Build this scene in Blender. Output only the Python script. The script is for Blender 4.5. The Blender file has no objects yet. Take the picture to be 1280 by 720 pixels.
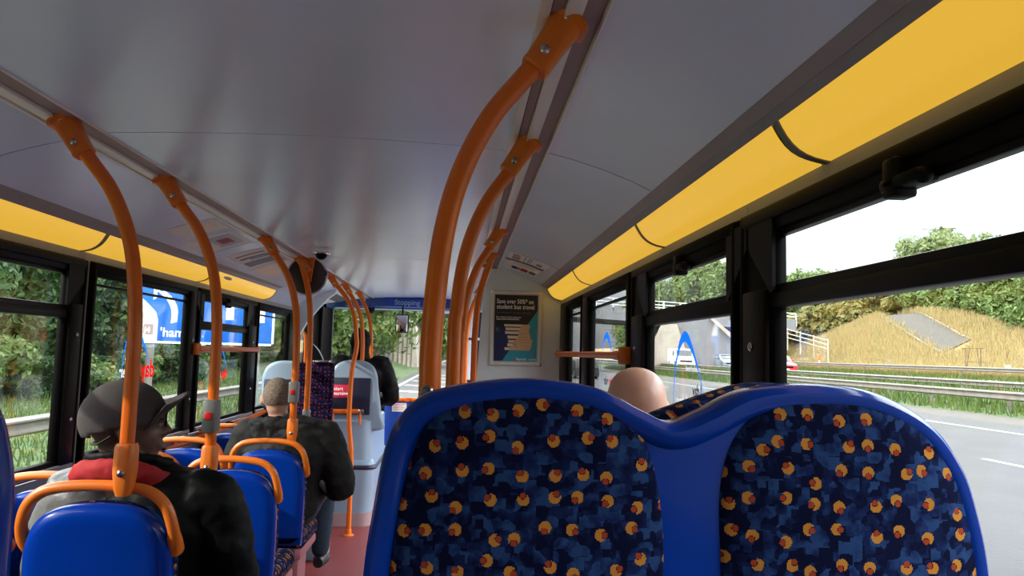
import bpy, bmesh, math, random
from mathutils import Vector, Matrix, noise
R = math.radians
C = bpy.context.scene.collection
V = Vector

# ------------------------------------------------------------------ materials
def mat(name, col, rough=.5, metal=0, spec=.5, var=0, vscale=8, bump=0, bscale=60, coat=0, emit=None, es=0):
    m = bpy.data.materials.new(name); m.use_nodes = True
    nt = m.node_tree; b = nt.nodes['Principled BSDF']
    b.inputs['Base Color'].default_value = (*col, 1); b.inputs['Roughness'].default_value = rough
    b.inputs['Metallic'].default_value = metal; b.inputs['Specular IOR Level'].default_value = spec
    b.inputs['Coat Weight'].default_value = coat
    if emit:
        b.inputs['Emission Color'].default_value = (*emit, 1); b.inputs['Emission Strength'].default_value = es
    if var or bump:
        tc = nt.nodes.new('ShaderNodeTexCoord')
    if var:
        n = nt.nodes.new('ShaderNodeTexNoise'); n.inputs['Scale'].default_value = vscale; n.inputs['Detail'].default_value = 5
        nt.links.new(tc.outputs['Object'], n.inputs['Vector'])
        r = nt.nodes.new('ShaderNodeValToRGB')
        r.color_ramp.elements[0].position = .3; r.color_ramp.elements[1].position = .7
        r.color_ramp.elements[0].color = (*[max(0, c*(1-var)) for c in col], 1)
        r.color_ramp.elements[1].color = (*[min(1, c*(1+var)) for c in col], 1)
        nt.links.new(n.outputs['Fac'], r.inputs['Fac']); nt.links.new(r.outputs['Color'], b.inputs['Base Color'])
    if bump:
        n2 = nt.nodes.new('ShaderNodeTexNoise'); n2.inputs['Scale'].default_value = bscale; n2.inputs['Detail'].default_value = 4
        nt.links.new(tc.outputs['Object'], n2.inputs['Vector'])
        bp = nt.nodes.new('ShaderNodeBump'); bp.inputs['Strength'].default_value = bump; bp.inputs['Distance'].default_value = .02
        nt.links.new(n2.outputs['Fac'], bp.inputs['Height']); nt.links.new(bp.outputs['Normal'], b.inputs['Normal'])
    return m

def leafmat(name, cols, rough=.55, trans=.35):
    """colour differs leaf by leaf"""
    m = bpy.data.materials.new(name); m.use_nodes = True
    nt = m.node_tree; b = nt.nodes['Principled BSDF']; b.inputs['Roughness'].default_value = rough
    b.inputs['Specular IOR Level'].default_value = .25
    g = nt.nodes.new('ShaderNodeNewGeometry'); r = nt.nodes.new('ShaderNodeValToRGB')
    el = r.color_ramp.elements
    while len(el) < len(cols): el.new(.5)
    for i, c in enumerate(cols):
        el[i].position = i/(len(cols)-1); el[i].color = (*c, 1)
    nt.links.new(g.outputs['Random Per Island'], r.inputs['Fac'])
    nt.links.new(r.outputs['Color'], b.inputs['Base Color'])
    t = nt.nodes.new('ShaderNodeBsdfTranslucent'); nt.links.new(r.outputs['Color'], t.inputs['Color'])
    mx = nt.nodes.new('ShaderNodeMixShader'); mx.inputs[0].default_value = trans
    out = nt.nodes['Material Output']
    nt.links.new(b.outputs[0], mx.inputs[1]); nt.links.new(t.outputs[0], mx.inputs[2]); nt.links.new(mx.outputs[0], out.inputs['Surface'])
    return m

def glassmat(name, tint=(.93, .95, .94)):
    m = bpy.data.materials.new(name); m.use_nodes = True
    nt = m.node_tree; nt.nodes.remove(nt.nodes['Principled BSDF'])
    t = nt.nodes.new('ShaderNodeBsdfTransparent'); t.inputs[0].default_value = (*tint, 1)
    g = nt.nodes.new('ShaderNodeBsdfGlossy'); g.inputs['Roughness'].default_value = .03
    lw = nt.nodes.new('ShaderNodeLayerWeight'); lw.inputs['Blend'].default_value = .5
    pw = nt.nodes.new('ShaderNodeMath'); pw.operation = 'POWER'; pw.inputs[1].default_value = 5; nt.links.new(lw.outputs['Facing'], pw.inputs[0])
    f = nt.nodes.new('ShaderNodeMath'); f.operation = 'MULTIPLY_ADD'; f.inputs[1].default_value = .9; f.inputs[2].default_value = .03; nt.links.new(pw.outputs[0], f.inputs[0])
    mx = nt.nodes.new('ShaderNodeMixShader')
    nt.links.new(f.outputs[0], mx.inputs[0]); nt.links.new(t.outputs[0], mx.inputs[1]); nt.links.new(g.outputs[0], mx.inputs[2])
    nt.links.new(mx.outputs[0], nt.nodes['Material Output'].inputs['Surface'])
    return m

def moquette(name, scale=26.5, base=((.003, .0045, .022), (.007, .014, .062), (.016, .042, .125)), dots=((.40, .165, .026), (.27, .04, .013)), rad=.205, crescent=True, axes='xz', rnd=.55):
    """woven seat cloth: blocky navy and steel-blue camouflage with orange crescents, each with a red dab"""
    m = bpy.data.materials.new(name); m.use_nodes = True
    nt = m.node_tree; N = nt.nodes; L = nt.links; b = N['Principled BSDF']
    b.inputs['Roughness'].default_value = .9; b.inputs['Specular IOR Level'].default_value = .05
    b.inputs['Sheen Weight'].default_value = 0
    def math_(op, a, c=None):
        n = N.new('ShaderNodeMath'); n.operation = op
        for i, v in enumerate((a, c)):
            if v is None: continue
            if isinstance(v, (int, float)): n.inputs[i].default_value = v
            else: L.new(v, n.inputs[i])
        return n.outputs[0]
    tc = N.new('ShaderNodeTexCoord'); sp = N.new('ShaderNodeSeparateXYZ'); L.new(tc.outputs['Object'], sp.inputs[0])
    ax = {'x': sp.outputs[0], 'y': sp.outputs[1], 'z': sp.outputs[2]}
    u, v = ax[axes[0]], ax[axes[1]]
    if len(axes) == 3: u = math_('ADD', u, ax[axes[2]])
    cb = N.new('ShaderNodeCombineXYZ')
    # pixel-like weave steps
    q = 700
    uu = math_('DIVIDE', math_('FLOOR', math_('MULTIPLY', u, q)), q); vv = math_('DIVIDE', math_('FLOOR', math_('MULTIPLY', v, q)), q)
    L.new(uu, cb.inputs[0]); L.new(vv, cb.inputs[1])
    n1 = N.new('ShaderNodeTexNoise'); n1.inputs['Scale'].default_value = 46; n1.inputs['Detail'].default_value = 3; L.new(cb.outputs[0], n1.inputs['Vector'])
    vb = N.new('ShaderNodeTexVoronoi'); vb.distance = 'CHEBYCHEV'; vb.inputs['Scale'].default_value = 75; L.new(cb.outputs[0], vb.inputs['Vector'])
    sc = N.new('ShaderNodeSeparateColor'); L.new(vb.outputs['Color'], sc.inputs[0])
    mixv = math_('ADD', math_('MULTIPLY', n1.outputs['Fac'], .62), math_('MULTIPLY', sc.outputs[0], .38))
    r = N.new('ShaderNodeValToRGB'); r.color_ramp.interpolation = 'LINEAR'
    e = r.color_ramp.elements; e[0].position = .43; e[0].color = (*base[0], 1); e[1].position = .55; e[1].color = (*base[1], 1)
    e2 = e.new(.68); e2.color = (*base[2], 1)
    L.new(mixv, r.inputs[0])
    # crescents
    vo = N.new('ShaderNodeTexVoronoi'); vo.voronoi_dimensions = '2D'; vo.inputs['Scale'].default_value = scale; vo.inputs['Randomness'].default_value = rnd
    L.new(cb.outputs[0], vo.inputs['Vector'])
    sub = N.new('ShaderNodeVectorMath'); sub.operation = 'SUBTRACT'
    scl = N.new('ShaderNodeVectorMath'); scl.operation = 'SCALE'; scl.inputs['Scale'].default_value = 1
    L.new(cb.outputs[0], sub.inputs[0]); L.new(vo.outputs['Position'], sub.inputs[1])
    sc2 = N.new('ShaderNodeSeparateColor'); L.new(vo.outputs['Color'], sc2.inputs[0])
    rot = N.new('ShaderNodeVectorRotate'); rot.rotation_type = 'Z_AXIS'
    L.new(sub.outputs[0], rot.inputs['Vector']); L.new(math_('MULTIPLY', sc2.outputs[0], 6.283), rot.inputs['Angle'])
    R0 = rad/scale
    def inside(off, rr):
        a = N.new('ShaderNodeVectorMath'); a.operation = 'DISTANCE'; L.new(rot.outputs[0], a.inputs[0]); a.inputs[1].default_value = (off, 0, 0)
        return math_('LESS_THAN', a.outputs['Value'], rr)
    c1 = inside(0, R0)
    if crescent:
        red = inside(R0*.62, R0*.5)
        hole = inside(R0*.70, R0*.66)
        cres = math_('MULTIPLY', c1, math_('SUBTRACT', 1, hole))
    else:
        cres = c1; red = inside(R0*9, R0*.1)
    def mixc(fac, a, colr):
        mx = N.new('ShaderNodeMix'); mx.data_type = 'RGBA'; L.new(fac, mx.inputs['Factor']); L.new(a, mx.inputs['A']); mx.inputs['B'].default_value = (*colr, 1)
        return mx.outputs['Result']
    col = mixc(cres, mixc(red, r.outputs[0], dots[1]), dots[0])
    L.new(col, b.inputs['Base Color'])
    n2 = N.new('ShaderNodeTexNoise'); n2.inputs['Scale'].default_value = 900; L.new(tc.outputs['Object'], n2.inputs['Vector'])
    bp = N.new('ShaderNodeBump'); bp.inputs['Strength'].default_value = .35; bp.inputs['Distance'].default_value = .002
    L.new(n2.outputs['Fac'], bp.inputs['Height']); L.new(bp.outputs[0], b.inputs['Normal'])
    return m

M = {}
M['ceiling'] = mat('satin grey ceiling panel', (.63, .735, .93), .25, spec=.5, var=.05, vscale=1.3)
M['alu'] = mat('anodised aluminium', (.74, .71, .71), .38, .25)
M['groove'] = mat('mauve brown channel', (.30, .20, .20), .5)
M['seam'] = mat('dark seam', (.05, .048, .05), .6)
M['black'] = mat('black rubber', (.0035, .003, .003), .5, spec=.05, var=.2, vscale=20)
M['blackpl'] = mat('black plastic', (.005, .0047, .0047), .4, spec=.09)
M['pillar'] = mat('warm grey trim', (.30, .285, .30), .45)
M['lilac'] = mat('grey lilac side lining', (.20, .20, .27), .5, var=.06)
M['orange'] = mat('orange powder coated handrail', (.70, .135, .006), .3, spec=.4, coat=.15)
M['orangeplas'] = mat('orange moulded plastic', (.72, .165, .012), .36, spec=.5)
M['blue'] = mat('glossy blue seat shell', (.001, .031, .27), .2, spec=.18, coat=.12)
M['steel'] = mat('stainless screw', (.45, .45, .46), .25, 1)
M['chrome'] = mat('chrome', (.8, .8, .8), .08, 1)
M['greypl'] = mat('grey plastic', (.16, .165, .16), .4)
M['redbtn'] = mat('red push button', (.55, .012, .012), .35)
M['moq'] = moquette('blue moquette with orange crescents')
M['moqtop'] = moquette('blue moquette with orange crescents on the roll', axes='xyz')
M['moqfar'] = moquette('purple moquette with small dots', scale=34, base=((.006, .004, .018), (.012, .008, .034), (.020, .013, .055)), dots=((.20, .035, .035), (.3, .03, .03)), rad=.16, crescent=False, rnd=.5)
M['panelgrey'] = mat('pale blue grey bulkhead', (.74, .80, .87), .5, var=.04)
M['greyblue'] = mat('pale grey blue moulding', (.22, .29, .37), .35, spec=.4)
M['navy'] = mat('dark navy vinyl', (.006, .007, .03), .45)
M['floor'] = mat('red flecked vinyl floor', (.21, .034, .032), .5, var=.15, vscale=120, bump=.1, bscale=200)
M['floortrim'] = mat('pink step edging', (.40, .13, .15), .45)
M['white'] = mat('white paper', (.75, .74, .72), .6)
M['whitepaint'] = mat('white road paint', (.30, .30, .285), .7, var=.1)
M['glass'] = glassmat('window glass')
M['lamp'] = mat('amber light diffuser', (.50, .33, .06), .4, emit=(1.0, .575, .055), es=.64)
M['skin'] = mat('skin', (.60, .33, .25), .33, spec=.4, var=.05, vscale=25)
M['skindark'] = mat('brown skin', (.10, .045, .03), .45)
M['skinmid'] = mat('fair skin', (.46, .25, .18), .5)
M['hair'] = mat('short grey brown hair', (.16, .115, .085), .8, var=.45, vscale=90, bump=.5, bscale=220)
M['hairblack'] = mat('black hair', (.008, .007, .007), .7)
M['cap'] = mat('charcoal brown cotton cap', (.050, .040, .040), .9, var=.1, vscale=40, bump=.2, bscale=500)
M['coat'] = mat('black waterproof coat', (.004, .004, .0045), .55, spec=.10, bump=.35, bscale=14)
M['coatgrey'] = mat('dark grey cotton jacket', (.014, .0135, .013), .7, spec=.15, bump=.4, bscale=18)
M['red'] = mat('red fleece collar', (.33, .003, .005), .8, var=.15)
M['greycloth'] = mat('silver grey coat panel', (.13, .13, .125), .42, bump=.45, bscale=16)  # window light on the black coat, put into a paler grey
M['jeans'] = mat('dark blue denim', (.02, .035, .06), .8, var=.15, vscale=50)
M['shirt'] = mat('grey shirt', (.2, .21, .24), .8)
M['shoe'] = mat('black shoe', (.015, .015, .015), .5)
M['signblue'] = mat('motorway sign blue', (.005, .12, .55), .4)
M['signwhite'] = mat('sign white', (.78, .80, .80), .45)
M['signgrey'] = mat('pale sign panel', (.45, .47, .44), .5)
M['galv'] = mat('galvanised steel', (.16, .145, .12), .55, .2, var=.2, vscale=3)
M['asphalt'] = mat('worn asphalt', (.043, .040, .036), .85, var=.14, vscale=.8, bump=.5, bscale=26)
M['kerb'] = mat('gritty road edge', (.068, .058, .045), .9, var=.2, vscale=4)
M['grass'] = mat('verge grass', (.05, .082, .018), .9, var=.45, vscale=1.6, bump=.6, bscale=9)
M['drygrass'] = mat('dry grass bank', (.26, .185, .08), .95, var=.35, vscale=.7, bump=.8, bscale=6)
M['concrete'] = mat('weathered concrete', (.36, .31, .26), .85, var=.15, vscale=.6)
M['concretedk'] = mat('shaded blue grey concrete', (.19, .19, .20), .85, var=.12, vscale=.5)  # shade on the abutment face is put into this darker concrete colour
M['bark'] = mat('bark', (.09, .06, .04), .9, var=.3, vscale=6)
M['leafdk'] = leafmat('dark hedgerow leaves', [(.010, .030, .008), (.025, .065, .015), (.06, .12, .03), (.015, .04, .012), (.10, .17, .05)])
M['leafmid'] = leafmat('green leaves', [(.07, .115, .035), (.12, .18, .05), (.175, .235, .07), (.09, .145, .04)])
M['leafyel'] = leafmat('yellowing leaves', [(.13, .15, .045), (.21, .20, .06), (.20, .14, .055), (.26, .24, .08), (.14, .17, .05)])
M['leafpale'] = leafmat('pale leaves', [(.12, .16, .065), (.19, .235, .09), (.15, .19, .07), (.23, .26, .12)])
M['blade'] = leafmat('dry grass stems', [(.34, .24, .11), (.42, .33, .15), (.26, .23, .08), (.37, .235, .135), (.29, .29, .10)])
M['bladegr'] = leafmat('green grass stems', [(.04, .08, .014), (.085, .13, .025), (.115, .145, .035), (.05, .09, .018)])
M['carwhite'] = mat('white van paint', (.8, .8, .8), .25, coat=.5)
M['carblue'] = mat('grey blue car paint', (.22, .27, .34), .25, .3, coat=.5)
M['carred'] = mat('red car paint', (.62, .02, .03), .25, coat=.5)
M['carglass'] = mat('dark car glass', (.03, .035, .04), .08, spec=.8)
M['tyre'] = mat('tyre rubber', (.02, .02, .02), .8)
M['navyprint'] = mat('poster navy', (.008, .020, .12), .35)
M['blackprint'] = mat('poster near black', (.006, .007, .016), .35)
M['tealprint'] = mat('poster teal', (.025, .34, .50), .35)
M['tan'] = mat('poster tan', (.75, .48, .27), .45)
M['cream'] = mat('poster cream', (.85, .72, .56), .45)
M['pinkred'] = mat('crimson notice', (.62, .015, .06), .4)
M['whiteprint'] = mat('white print', (.9, .9, .9), .5)
M['greyprint'] = mat('grey print', (.13, .16, .22), .5)
M['decalblue'] = leafmat('blue window film', [(.004, .13, .62), (.005, .135, .63)], .4, .6)
M['decalred'] = leafmat('red window film', [(.85, .02, .012), (.86, .02, .012)], .4, .6)
M['decalwhite'] = leafmat('white window film', [(.85, .85, .85), (.84, .84, .84)], .4, .6)
M['bluedash'] = mat('blue vinyl front panel', (.004, .05, .36), .38)
M['headblue'] = mat('deep blue header panel', (.015, .065, .30), .3, coat=.2)
M['paleblue'] = mat('pale blue screen', (.30, .42, .54), .3)
M['orpost'] = mat('orange reflector', (.85, .13, .02), .5)

# ------------------------------------------------------------------ mesh builder
def catmull(p, n=6, closed=False):
    p = [V(a) for a in p]; out = []; k = len(p)
    for i in range(k if closed else k-1):
        if closed: a, b, c, d = p[(i-1) % k], p[i], p[(i+1) % k], p[(i+2) % k]
        else: a, b, c, d = p[max(i-1, 0)], p[i], p[i+1], p[min(i+2, k-1)]
        for j in range(n):
            t = j/n
            out.append(.5*((2*b)+(c-a)*t+(2*a-5*b+4*c-d)*t*t+(3*b-a-3*c+d)*t**3))
    if not closed: out.append(p[-1])
    return out

class B:
    def __init__(s): s.bm = bmesh.new()
    def box(s, lo, hi, bev=0, rot=None, seg=2):
        lo, hi = V(lo), V(hi); t = bmesh.new()
        bmesh.ops.create_cube(t, size=1)
        d = hi-lo
        bmesh.ops.scale(t, vec=d, verts=t.verts)
        if bev: bmesh.ops.bevel(t, geom=t.edges[:], offset=min(bev, min(abs(x) for x in d)*.48), segments=seg, affect='EDGES', profile=.5)
        if rot: bmesh.ops.rotate(t, cent=(0, 0, 0), matrix=rot, verts=t.verts)
        bmesh.ops.translate(t, vec=(lo+hi)/2, verts=t.verts)
        s._add(t); return s
    def _add(s, t):
        me = bpy.data.meshes.new('tmp'); t.to_mesh(me); t.free(); s.bm.from_mesh(me); bpy.data.meshes.remove(me)
    def mesh(s, me, mx=None):
        if mx is not None: me.transform(mx)
        s.bm.from_mesh(me); return s
    def loft(s, rings, closed=True, caps=True, wrap=False):
        vs = [[s.bm.verts.new(p) for p in r] for r in rings]
        n = len(vs[0])
        for i in range(len(vs) if wrap else len(vs)-1):
            a, b = vs[i], vs[(i+1) % len(vs)]
            for j in range(n if closed else n-1):
                s.bm.faces.new((a[j], a[(j+1) % n], b[(j+1) % n], b[j]))
        if caps and not wrap:
            s.bm.faces.new(vs[0][::-1]); s.bm.faces.new(vs[-1])
        return s
    def tube(s, pts, r, seg=12, prof=None, caps=True, up=None):
        pts = [V(p) for p in pts]; k = len(pts)
        rr = r if isinstance(r, (list, tuple)) else [r]*k
        rings = []; ref = V(up) if up else None
        for i, p in enumerate(pts):
            t = (pts[min(i+1, k-1)]-pts[max(i-1, 0)]).normalized()
            if ref is None: ref = V((0, 1, 0)) if abs(t.y) < .9 else V((1, 0, 0))
            a = (ref-t*ref.dot(t)).normalized(); b = t.cross(a)
            ref = a
            q = rr[i]; qa, qb = q if isinstance(q, tuple) else (q, q)
            ring = []
            for j in range(seg):
                th = 2*math.pi*j/seg; m = prof(th) if prof else 1
                ring.append(p+a*(qa*m*math.cos(th))+b*(qb*m*math.sin(th)))
            rings.append(ring)
        return s.loft(rings, caps=caps)
    def prism(s, poly, ax, a, b):
        """polygon in the two other axes, extruded along ax from a to b"""
        def P(q, h):
            u, v = q
            return {'x': (h, u, v), 'y': (u, h, v), 'z': (u, v, h)}[ax]
        return s.loft([[P(q, a) for q in poly], [P(q, b) for q in poly]])
    def lathe(s, prof, c=(0, 0, 0), seg=24, mx=None):
        c = V(c); rings = []
        for r, z in prof:
            ring = [V((r*math.cos(2*math.pi*j/seg), r*math.sin(2*math.pi*j/seg), z)) for j in range(seg)]
            rings.append([c+(mx @ p if mx else p) for p in ring])
        return s.loft(rings)
    def ball(s, c, r, u=16, v=10, mx=None):
        t = bmesh.new(); bmesh.ops.create_uvsphere(t, u_segments=u, v_segments=v, radius=1)
        r = r if isinstance(r, (list, tuple)) else (r, r, r)
        bmesh.ops.scale(t, vec=r, verts=t.verts)
        if mx: bmesh.ops.rotate(t, cent=(0, 0, 0), matrix=mx, verts=t.verts)
        bmesh.ops.translate(t, vec=c, verts=t.verts); s._add(t); return s
    def quad(s, *p):
        s.bm.faces.new([s.bm.verts.new(q) for q in p]); return s
    def build(s, name, m, parent=None, org=None, smooth=True, ang=40):
        bmesh.ops.recalc_face_normals(s.bm, faces=s.bm.faces)
        me = bpy.data.meshes.new(name); s.bm.to_mesh(me); s.bm.free()
        if org is not None: me.transform(Matrix.Translation(-V(org)))
        me.materials.append(M[m] if isinstance(m, str) else m)
        if smooth:
            for p in me.polygons: p.use_smooth = True
            me.set_sharp_from_angle(angle=R(ang))
        o = bpy.data.objects.new(name, me); C.objects.link(o)
        if parent: o.parent = parent
        return o

def text_mesh(txt, size, ext=.0006, bold=0):
    cu = bpy.data.curves.new('txt', 'FONT'); cu.body = txt; cu.size = size; cu.extrude = ext; cu.offset = bold; cu.resolution_u = 3
    o = bpy.data.objects.new('txt', cu); C.objects.link(o)
    me = bpy.data.meshes.new_from_object(o.evaluated_get(bpy.context.evaluated_depsgraph_get()))
    bpy.data.objects.remove(o); bpy.data.curves.remove(cu)
    return me
def frame_mx(o, ex, ey):
    """matrix putting local x along ex, local y along ey, origin o"""
    ex, ey = V(ex).normalized(), V(ey).normalized(); ez = ex.cross(ey)
    m = Matrix((ex, ey, ez)).transposed().to_4x4(); m.translation = V(o); return m
def remesh(b, vox, smooth=6, disp=None):
    me = bpy.data.meshes.new('tmp'); b.bm.to_mesh(me); b.bm.free()
    o = bpy.data.objects.new('tmp', me); C.objects.link(o)
    md = o.modifiers.new('r', 'REMESH'); md.mode = 'VOXEL'; md.voxel_size = vox
    sm = o.modifiers.new('s', 'SMOOTH'); sm.iterations = smooth; sm.factor = .5
    m2 = bpy.data.meshes.new_from_object(o.evaluated_get(bpy.context.evaluated_depsgraph_get()))
    bpy.data.objects.remove(o); bpy.data.meshes.remove(me)
    if disp:
        nrm = [v.normal.copy() for v in m2.vertices]
        for v, n in zip(m2.vertices, nrm): v.co += n*disp(v.co)
    r = B(); r.mesh(m2); bpy.data.meshes.remove(m2); return r

def tag(o, label=None, cat=None, group=None, kind=None):
    if label: o['label'] = label
    if cat: o['category'] = cat
    if group: o['group'] = group
    if kind: o['kind'] = kind
    return o
def thing(name, loc, label, cat, group=None, rz=0):
    o = bpy.data.objects.new(name, None); C.objects.link(o); o.location = loc; o.rotation_euler = (0, 0, rz); o.empty_display_size = .1
    return tag(o, label, cat, group)
def struct(o): o['kind'] = 'structure'; return o
def dup(root, loc, label=None, cat=None, group=None, rz=None, scale=None):
    def cp(o, par):
        c = o.copy(); C.objects.link(c)
        if par: c.parent = par
        for ch in o.children: cp(ch, c)
        return c
    r = cp(root, None); r.location = loc
    if rz is not None: r.rotation_euler = (0, 0, rz)
    if scale: r.scale = scale if isinstance(scale, tuple) else (scale,)*3
    if label: r['label'] = label
    if group: r['group'] = group
    return r

# ------------------------------------------------------------------ camera
f_px, VPX, VPY, roll = 931., 577., 440., R(1.5)
CAM = V((.465, 0, 1.44))
x_, y_ = VPX-640, 360-VPY
xu = x_*math.cos(roll)-y_*math.sin(roll); yu = x_*math.sin(roll)+y_*math.cos(roll)
pit = math.atan2(-yu, f_px); yaw = math.atan2(-xu*math.cos(pit), f_px)
fw = V((math.sin(yaw)*math.cos(pit), math.cos(yaw)*math.cos(pit), math.sin(pit)))
ri = V((math.cos(yaw), -math.sin(yaw), 0)); up = ri.cross(fw)
ri2 = ri*math.cos(roll)+up*math.sin(roll); up2 = up*math.cos(roll)-ri*math.sin(roll)
cam = bpy.data.cameras.new('camera'); camo = bpy.data.objects.new('camera', cam); C.objects.link(camo)
cam.sensor_width = 36; cam.lens = 36*f_px/1280; cam.clip_start = .05; cam.clip_end = 2000
mx = Matrix((ri2, up2, -fw)).transposed().to_4x4(); mx.translation = CAM; camo.matrix_world = mx
bpy.context.scene.camera = camo

# ------------------------------------------------------------------ bus shell
Y0, YF = -1.0, 8.9
# ceiling cross-section from the centre to the lamp
def side_panel(sg):
    pts = [(.70, 2.040), (.78, 2.022), (.88, 1.992), (.97, 1.958), (1.055, 1.918)]
    pts = [(x, z) for x, z in pts]+[(x, z+.012) for x, z in reversed(pts)]
    return [(sg*x, z) for x, z in pts]
def center_panel():
    pts = [(-.585+1.17*i/12, 2.047+.018*(1-((i-6)/6)**2)) for i in range(13)]
    return pts+[(x, z+.012) for x, z in reversed(pts)]
b = B()
jc = [Y0, 2.19, 5.1, 7.4, YF]
for i in range(4): b.prism(center_panel(), 'y', jc[i]+.003, jc[i+1]-.003)
ceil = struct(b.build('ceiling', 'ceiling'))
b = B()
for sg in (-1, 1):
    js = [Y0, 2.17 if sg > 0 else 2.25, 4.3, 5.3 if sg > 0 else 7.4]
    for i in range(3): b.prism(side_panel(sg), 'y', js[i]+.004, js[i+1]-.004)
b.build('ceiling_cove', 'ceiling', ceil)
b = B()     # roof skin above (keeps daylight out) and dark seam backing
b.box((-1.25, Y0, 2.13), (1.25, 9.3, 2.2))
b.prism([(-1.02, 1.985), (-.6, 2.07), (0, 2.088), (.6, 2.07), (1.02, 1.985), (1.02, 2.0), (.6, 2.085), (0, 2.1), (-.6, 2.085), (-1.02, 2.0)], 'y', Y0, YF)
b.build('roof_lining', 'seam', ceil)
for k, sg in enumerate((-1, 1)):    # grab rail channels in the ceiling
    ye = 8.9 if sg < 0 else 8.2
    al = [(.582, .588, 2.041, 2.07), (.645, .685, 2.037, 2.066), (.690, .703, 2.034, 2.06)] if sg < 0 else [(.582, .603, 2.041, 2.07), (.628, .660, 2.037, 2.066), (.698, .703, 2.034, 2.06)]
    b = B()
    for xa, xb, za, zb in al: b.box((sg*xa, Y0, za), (sg*xb, ye, zb), .003)
    t = struct(b.build('trim_%d' % (k+1), 'alu'))
    b = B(); b.box((sg*.582, Y0, 2.06), (sg*.703, ye, 2.08))
    for xa, xb in (((.590, .642),) if sg < 0 else ((.605, .626), (.662, .697))): b.box((sg*xa, Y0, 2.046), (sg*xb, ye, 2.062))
    b.build('channel', 'groove', t)
# lamp cove housings + diffusers
def lamp_prof(sg, off=0, n=9):
    a, c = V((1.062, 1.905)), V((1.172, 1.826))
    out = []
    for i in range(n):
        t = i/(n-1); p = a.lerp(c, t); nrm = V((-.584, -.812))
        p = p+nrm*(.022*math.sin(math.pi*t)+off)
        out.append((sg*p.x, p.y))
    return out
lights = {1: [(-1.0, 1.38), (1.40, 2.56), (2.58, 4.05), (4.07, 5.28)], -1: [(-1.0, 1.9), (1.92, 3.265), (3.285, 4.66), (4.68, 6.2)]}
llab = {1: ['long amber ceiling light panel above the right windows, nearest and largest in the picture', 'amber ceiling light panel on the right, second from the near end',
            'amber ceiling light panel on the right, third from the near end', 'short amber ceiling light panel on the right ending at the poster bulkhead'],
        -1: ['amber ceiling light panel above the left windows, behind the camera', 'amber ceiling light panel at the left edge of the picture',
             'amber ceiling light panel above the window behind the capped man', 'last amber ceiling light panel on the left, with a white oval spot']}
for sg in (-1, 1):
    for i, (ya, yb) in enumerate(lights[sg]):
        t = thing('ceiling_light', (sg*1.12, (ya+yb)/2, 1.87), llab[sg][i], 'ceiling light', 'amber light panels along the ceiling edges')
        o = t.location
        b = B(); pr = lamp_prof(sg); pr2 = [(x, z+.004) for x, z in reversed(pr)]
        b.prism(pr+pr2, 'y', ya+.008, yb-.008); b.build('diffuser', 'lamp', t, o)
        b = B(); pr = lamp_prof(sg, .003); pr2 = lamp_prof(sg, -.012)[::-1]
        b.prism(pr+pr2, 'y', yb-.009, yb+.011); b.build('end_band', 'greypl', t, o)
        if sg < 0 and i == 3:
            b = B(); b.ball((-1.085, 4.62+.35, 1.882), (.022, .10, .012)); b.build('spot_lens', 'white', t, o)
    # edge mouldings above and below lamp
    b = B(); b.prism([(sg*x, z) for x, z in [(1.045, 1.924), (1.062, 1.902), (1.075, 1.91), (1.06, 1.935)]], 'y', Y0, 5.3 if sg > 0 else 6.22)
    b.prism([(sg*x, z) for x, z in [(1.018, 1.934), (1.043, 1.920), (1.05, 1.928), (1.022, 1.945)]], 'y', Y0, 5.3 if sg > 0 else 6.22)
    struct(b.build('trim_%d' % (3 if sg < 0 else 4), 'pillar'))
    b = B(); b.box((sg*1.06, Y0, 1.95), (sg*1.26, 5.3 if sg > 0 else 6.22, 2.13)); b.box((sg*1.18, Y0, 1.80), (sg*1.26, 5.3 if sg > 0 else 7.5, 1.96))
    struct(b.build('wall_cove_left' if sg < 0 else 'wall_cove_right', 'seam'))
# ceiling end beyond the left lamps
b = B(); b.prism([(-1.19, 1.80), (-1.10, 1.90), (-.97, 1.955), (-.97, 1.99), (-1.19, 1.99)], 'y', 6.225, 7.45)
struct(b.build('trim_5', 'ceiling'))

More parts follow.
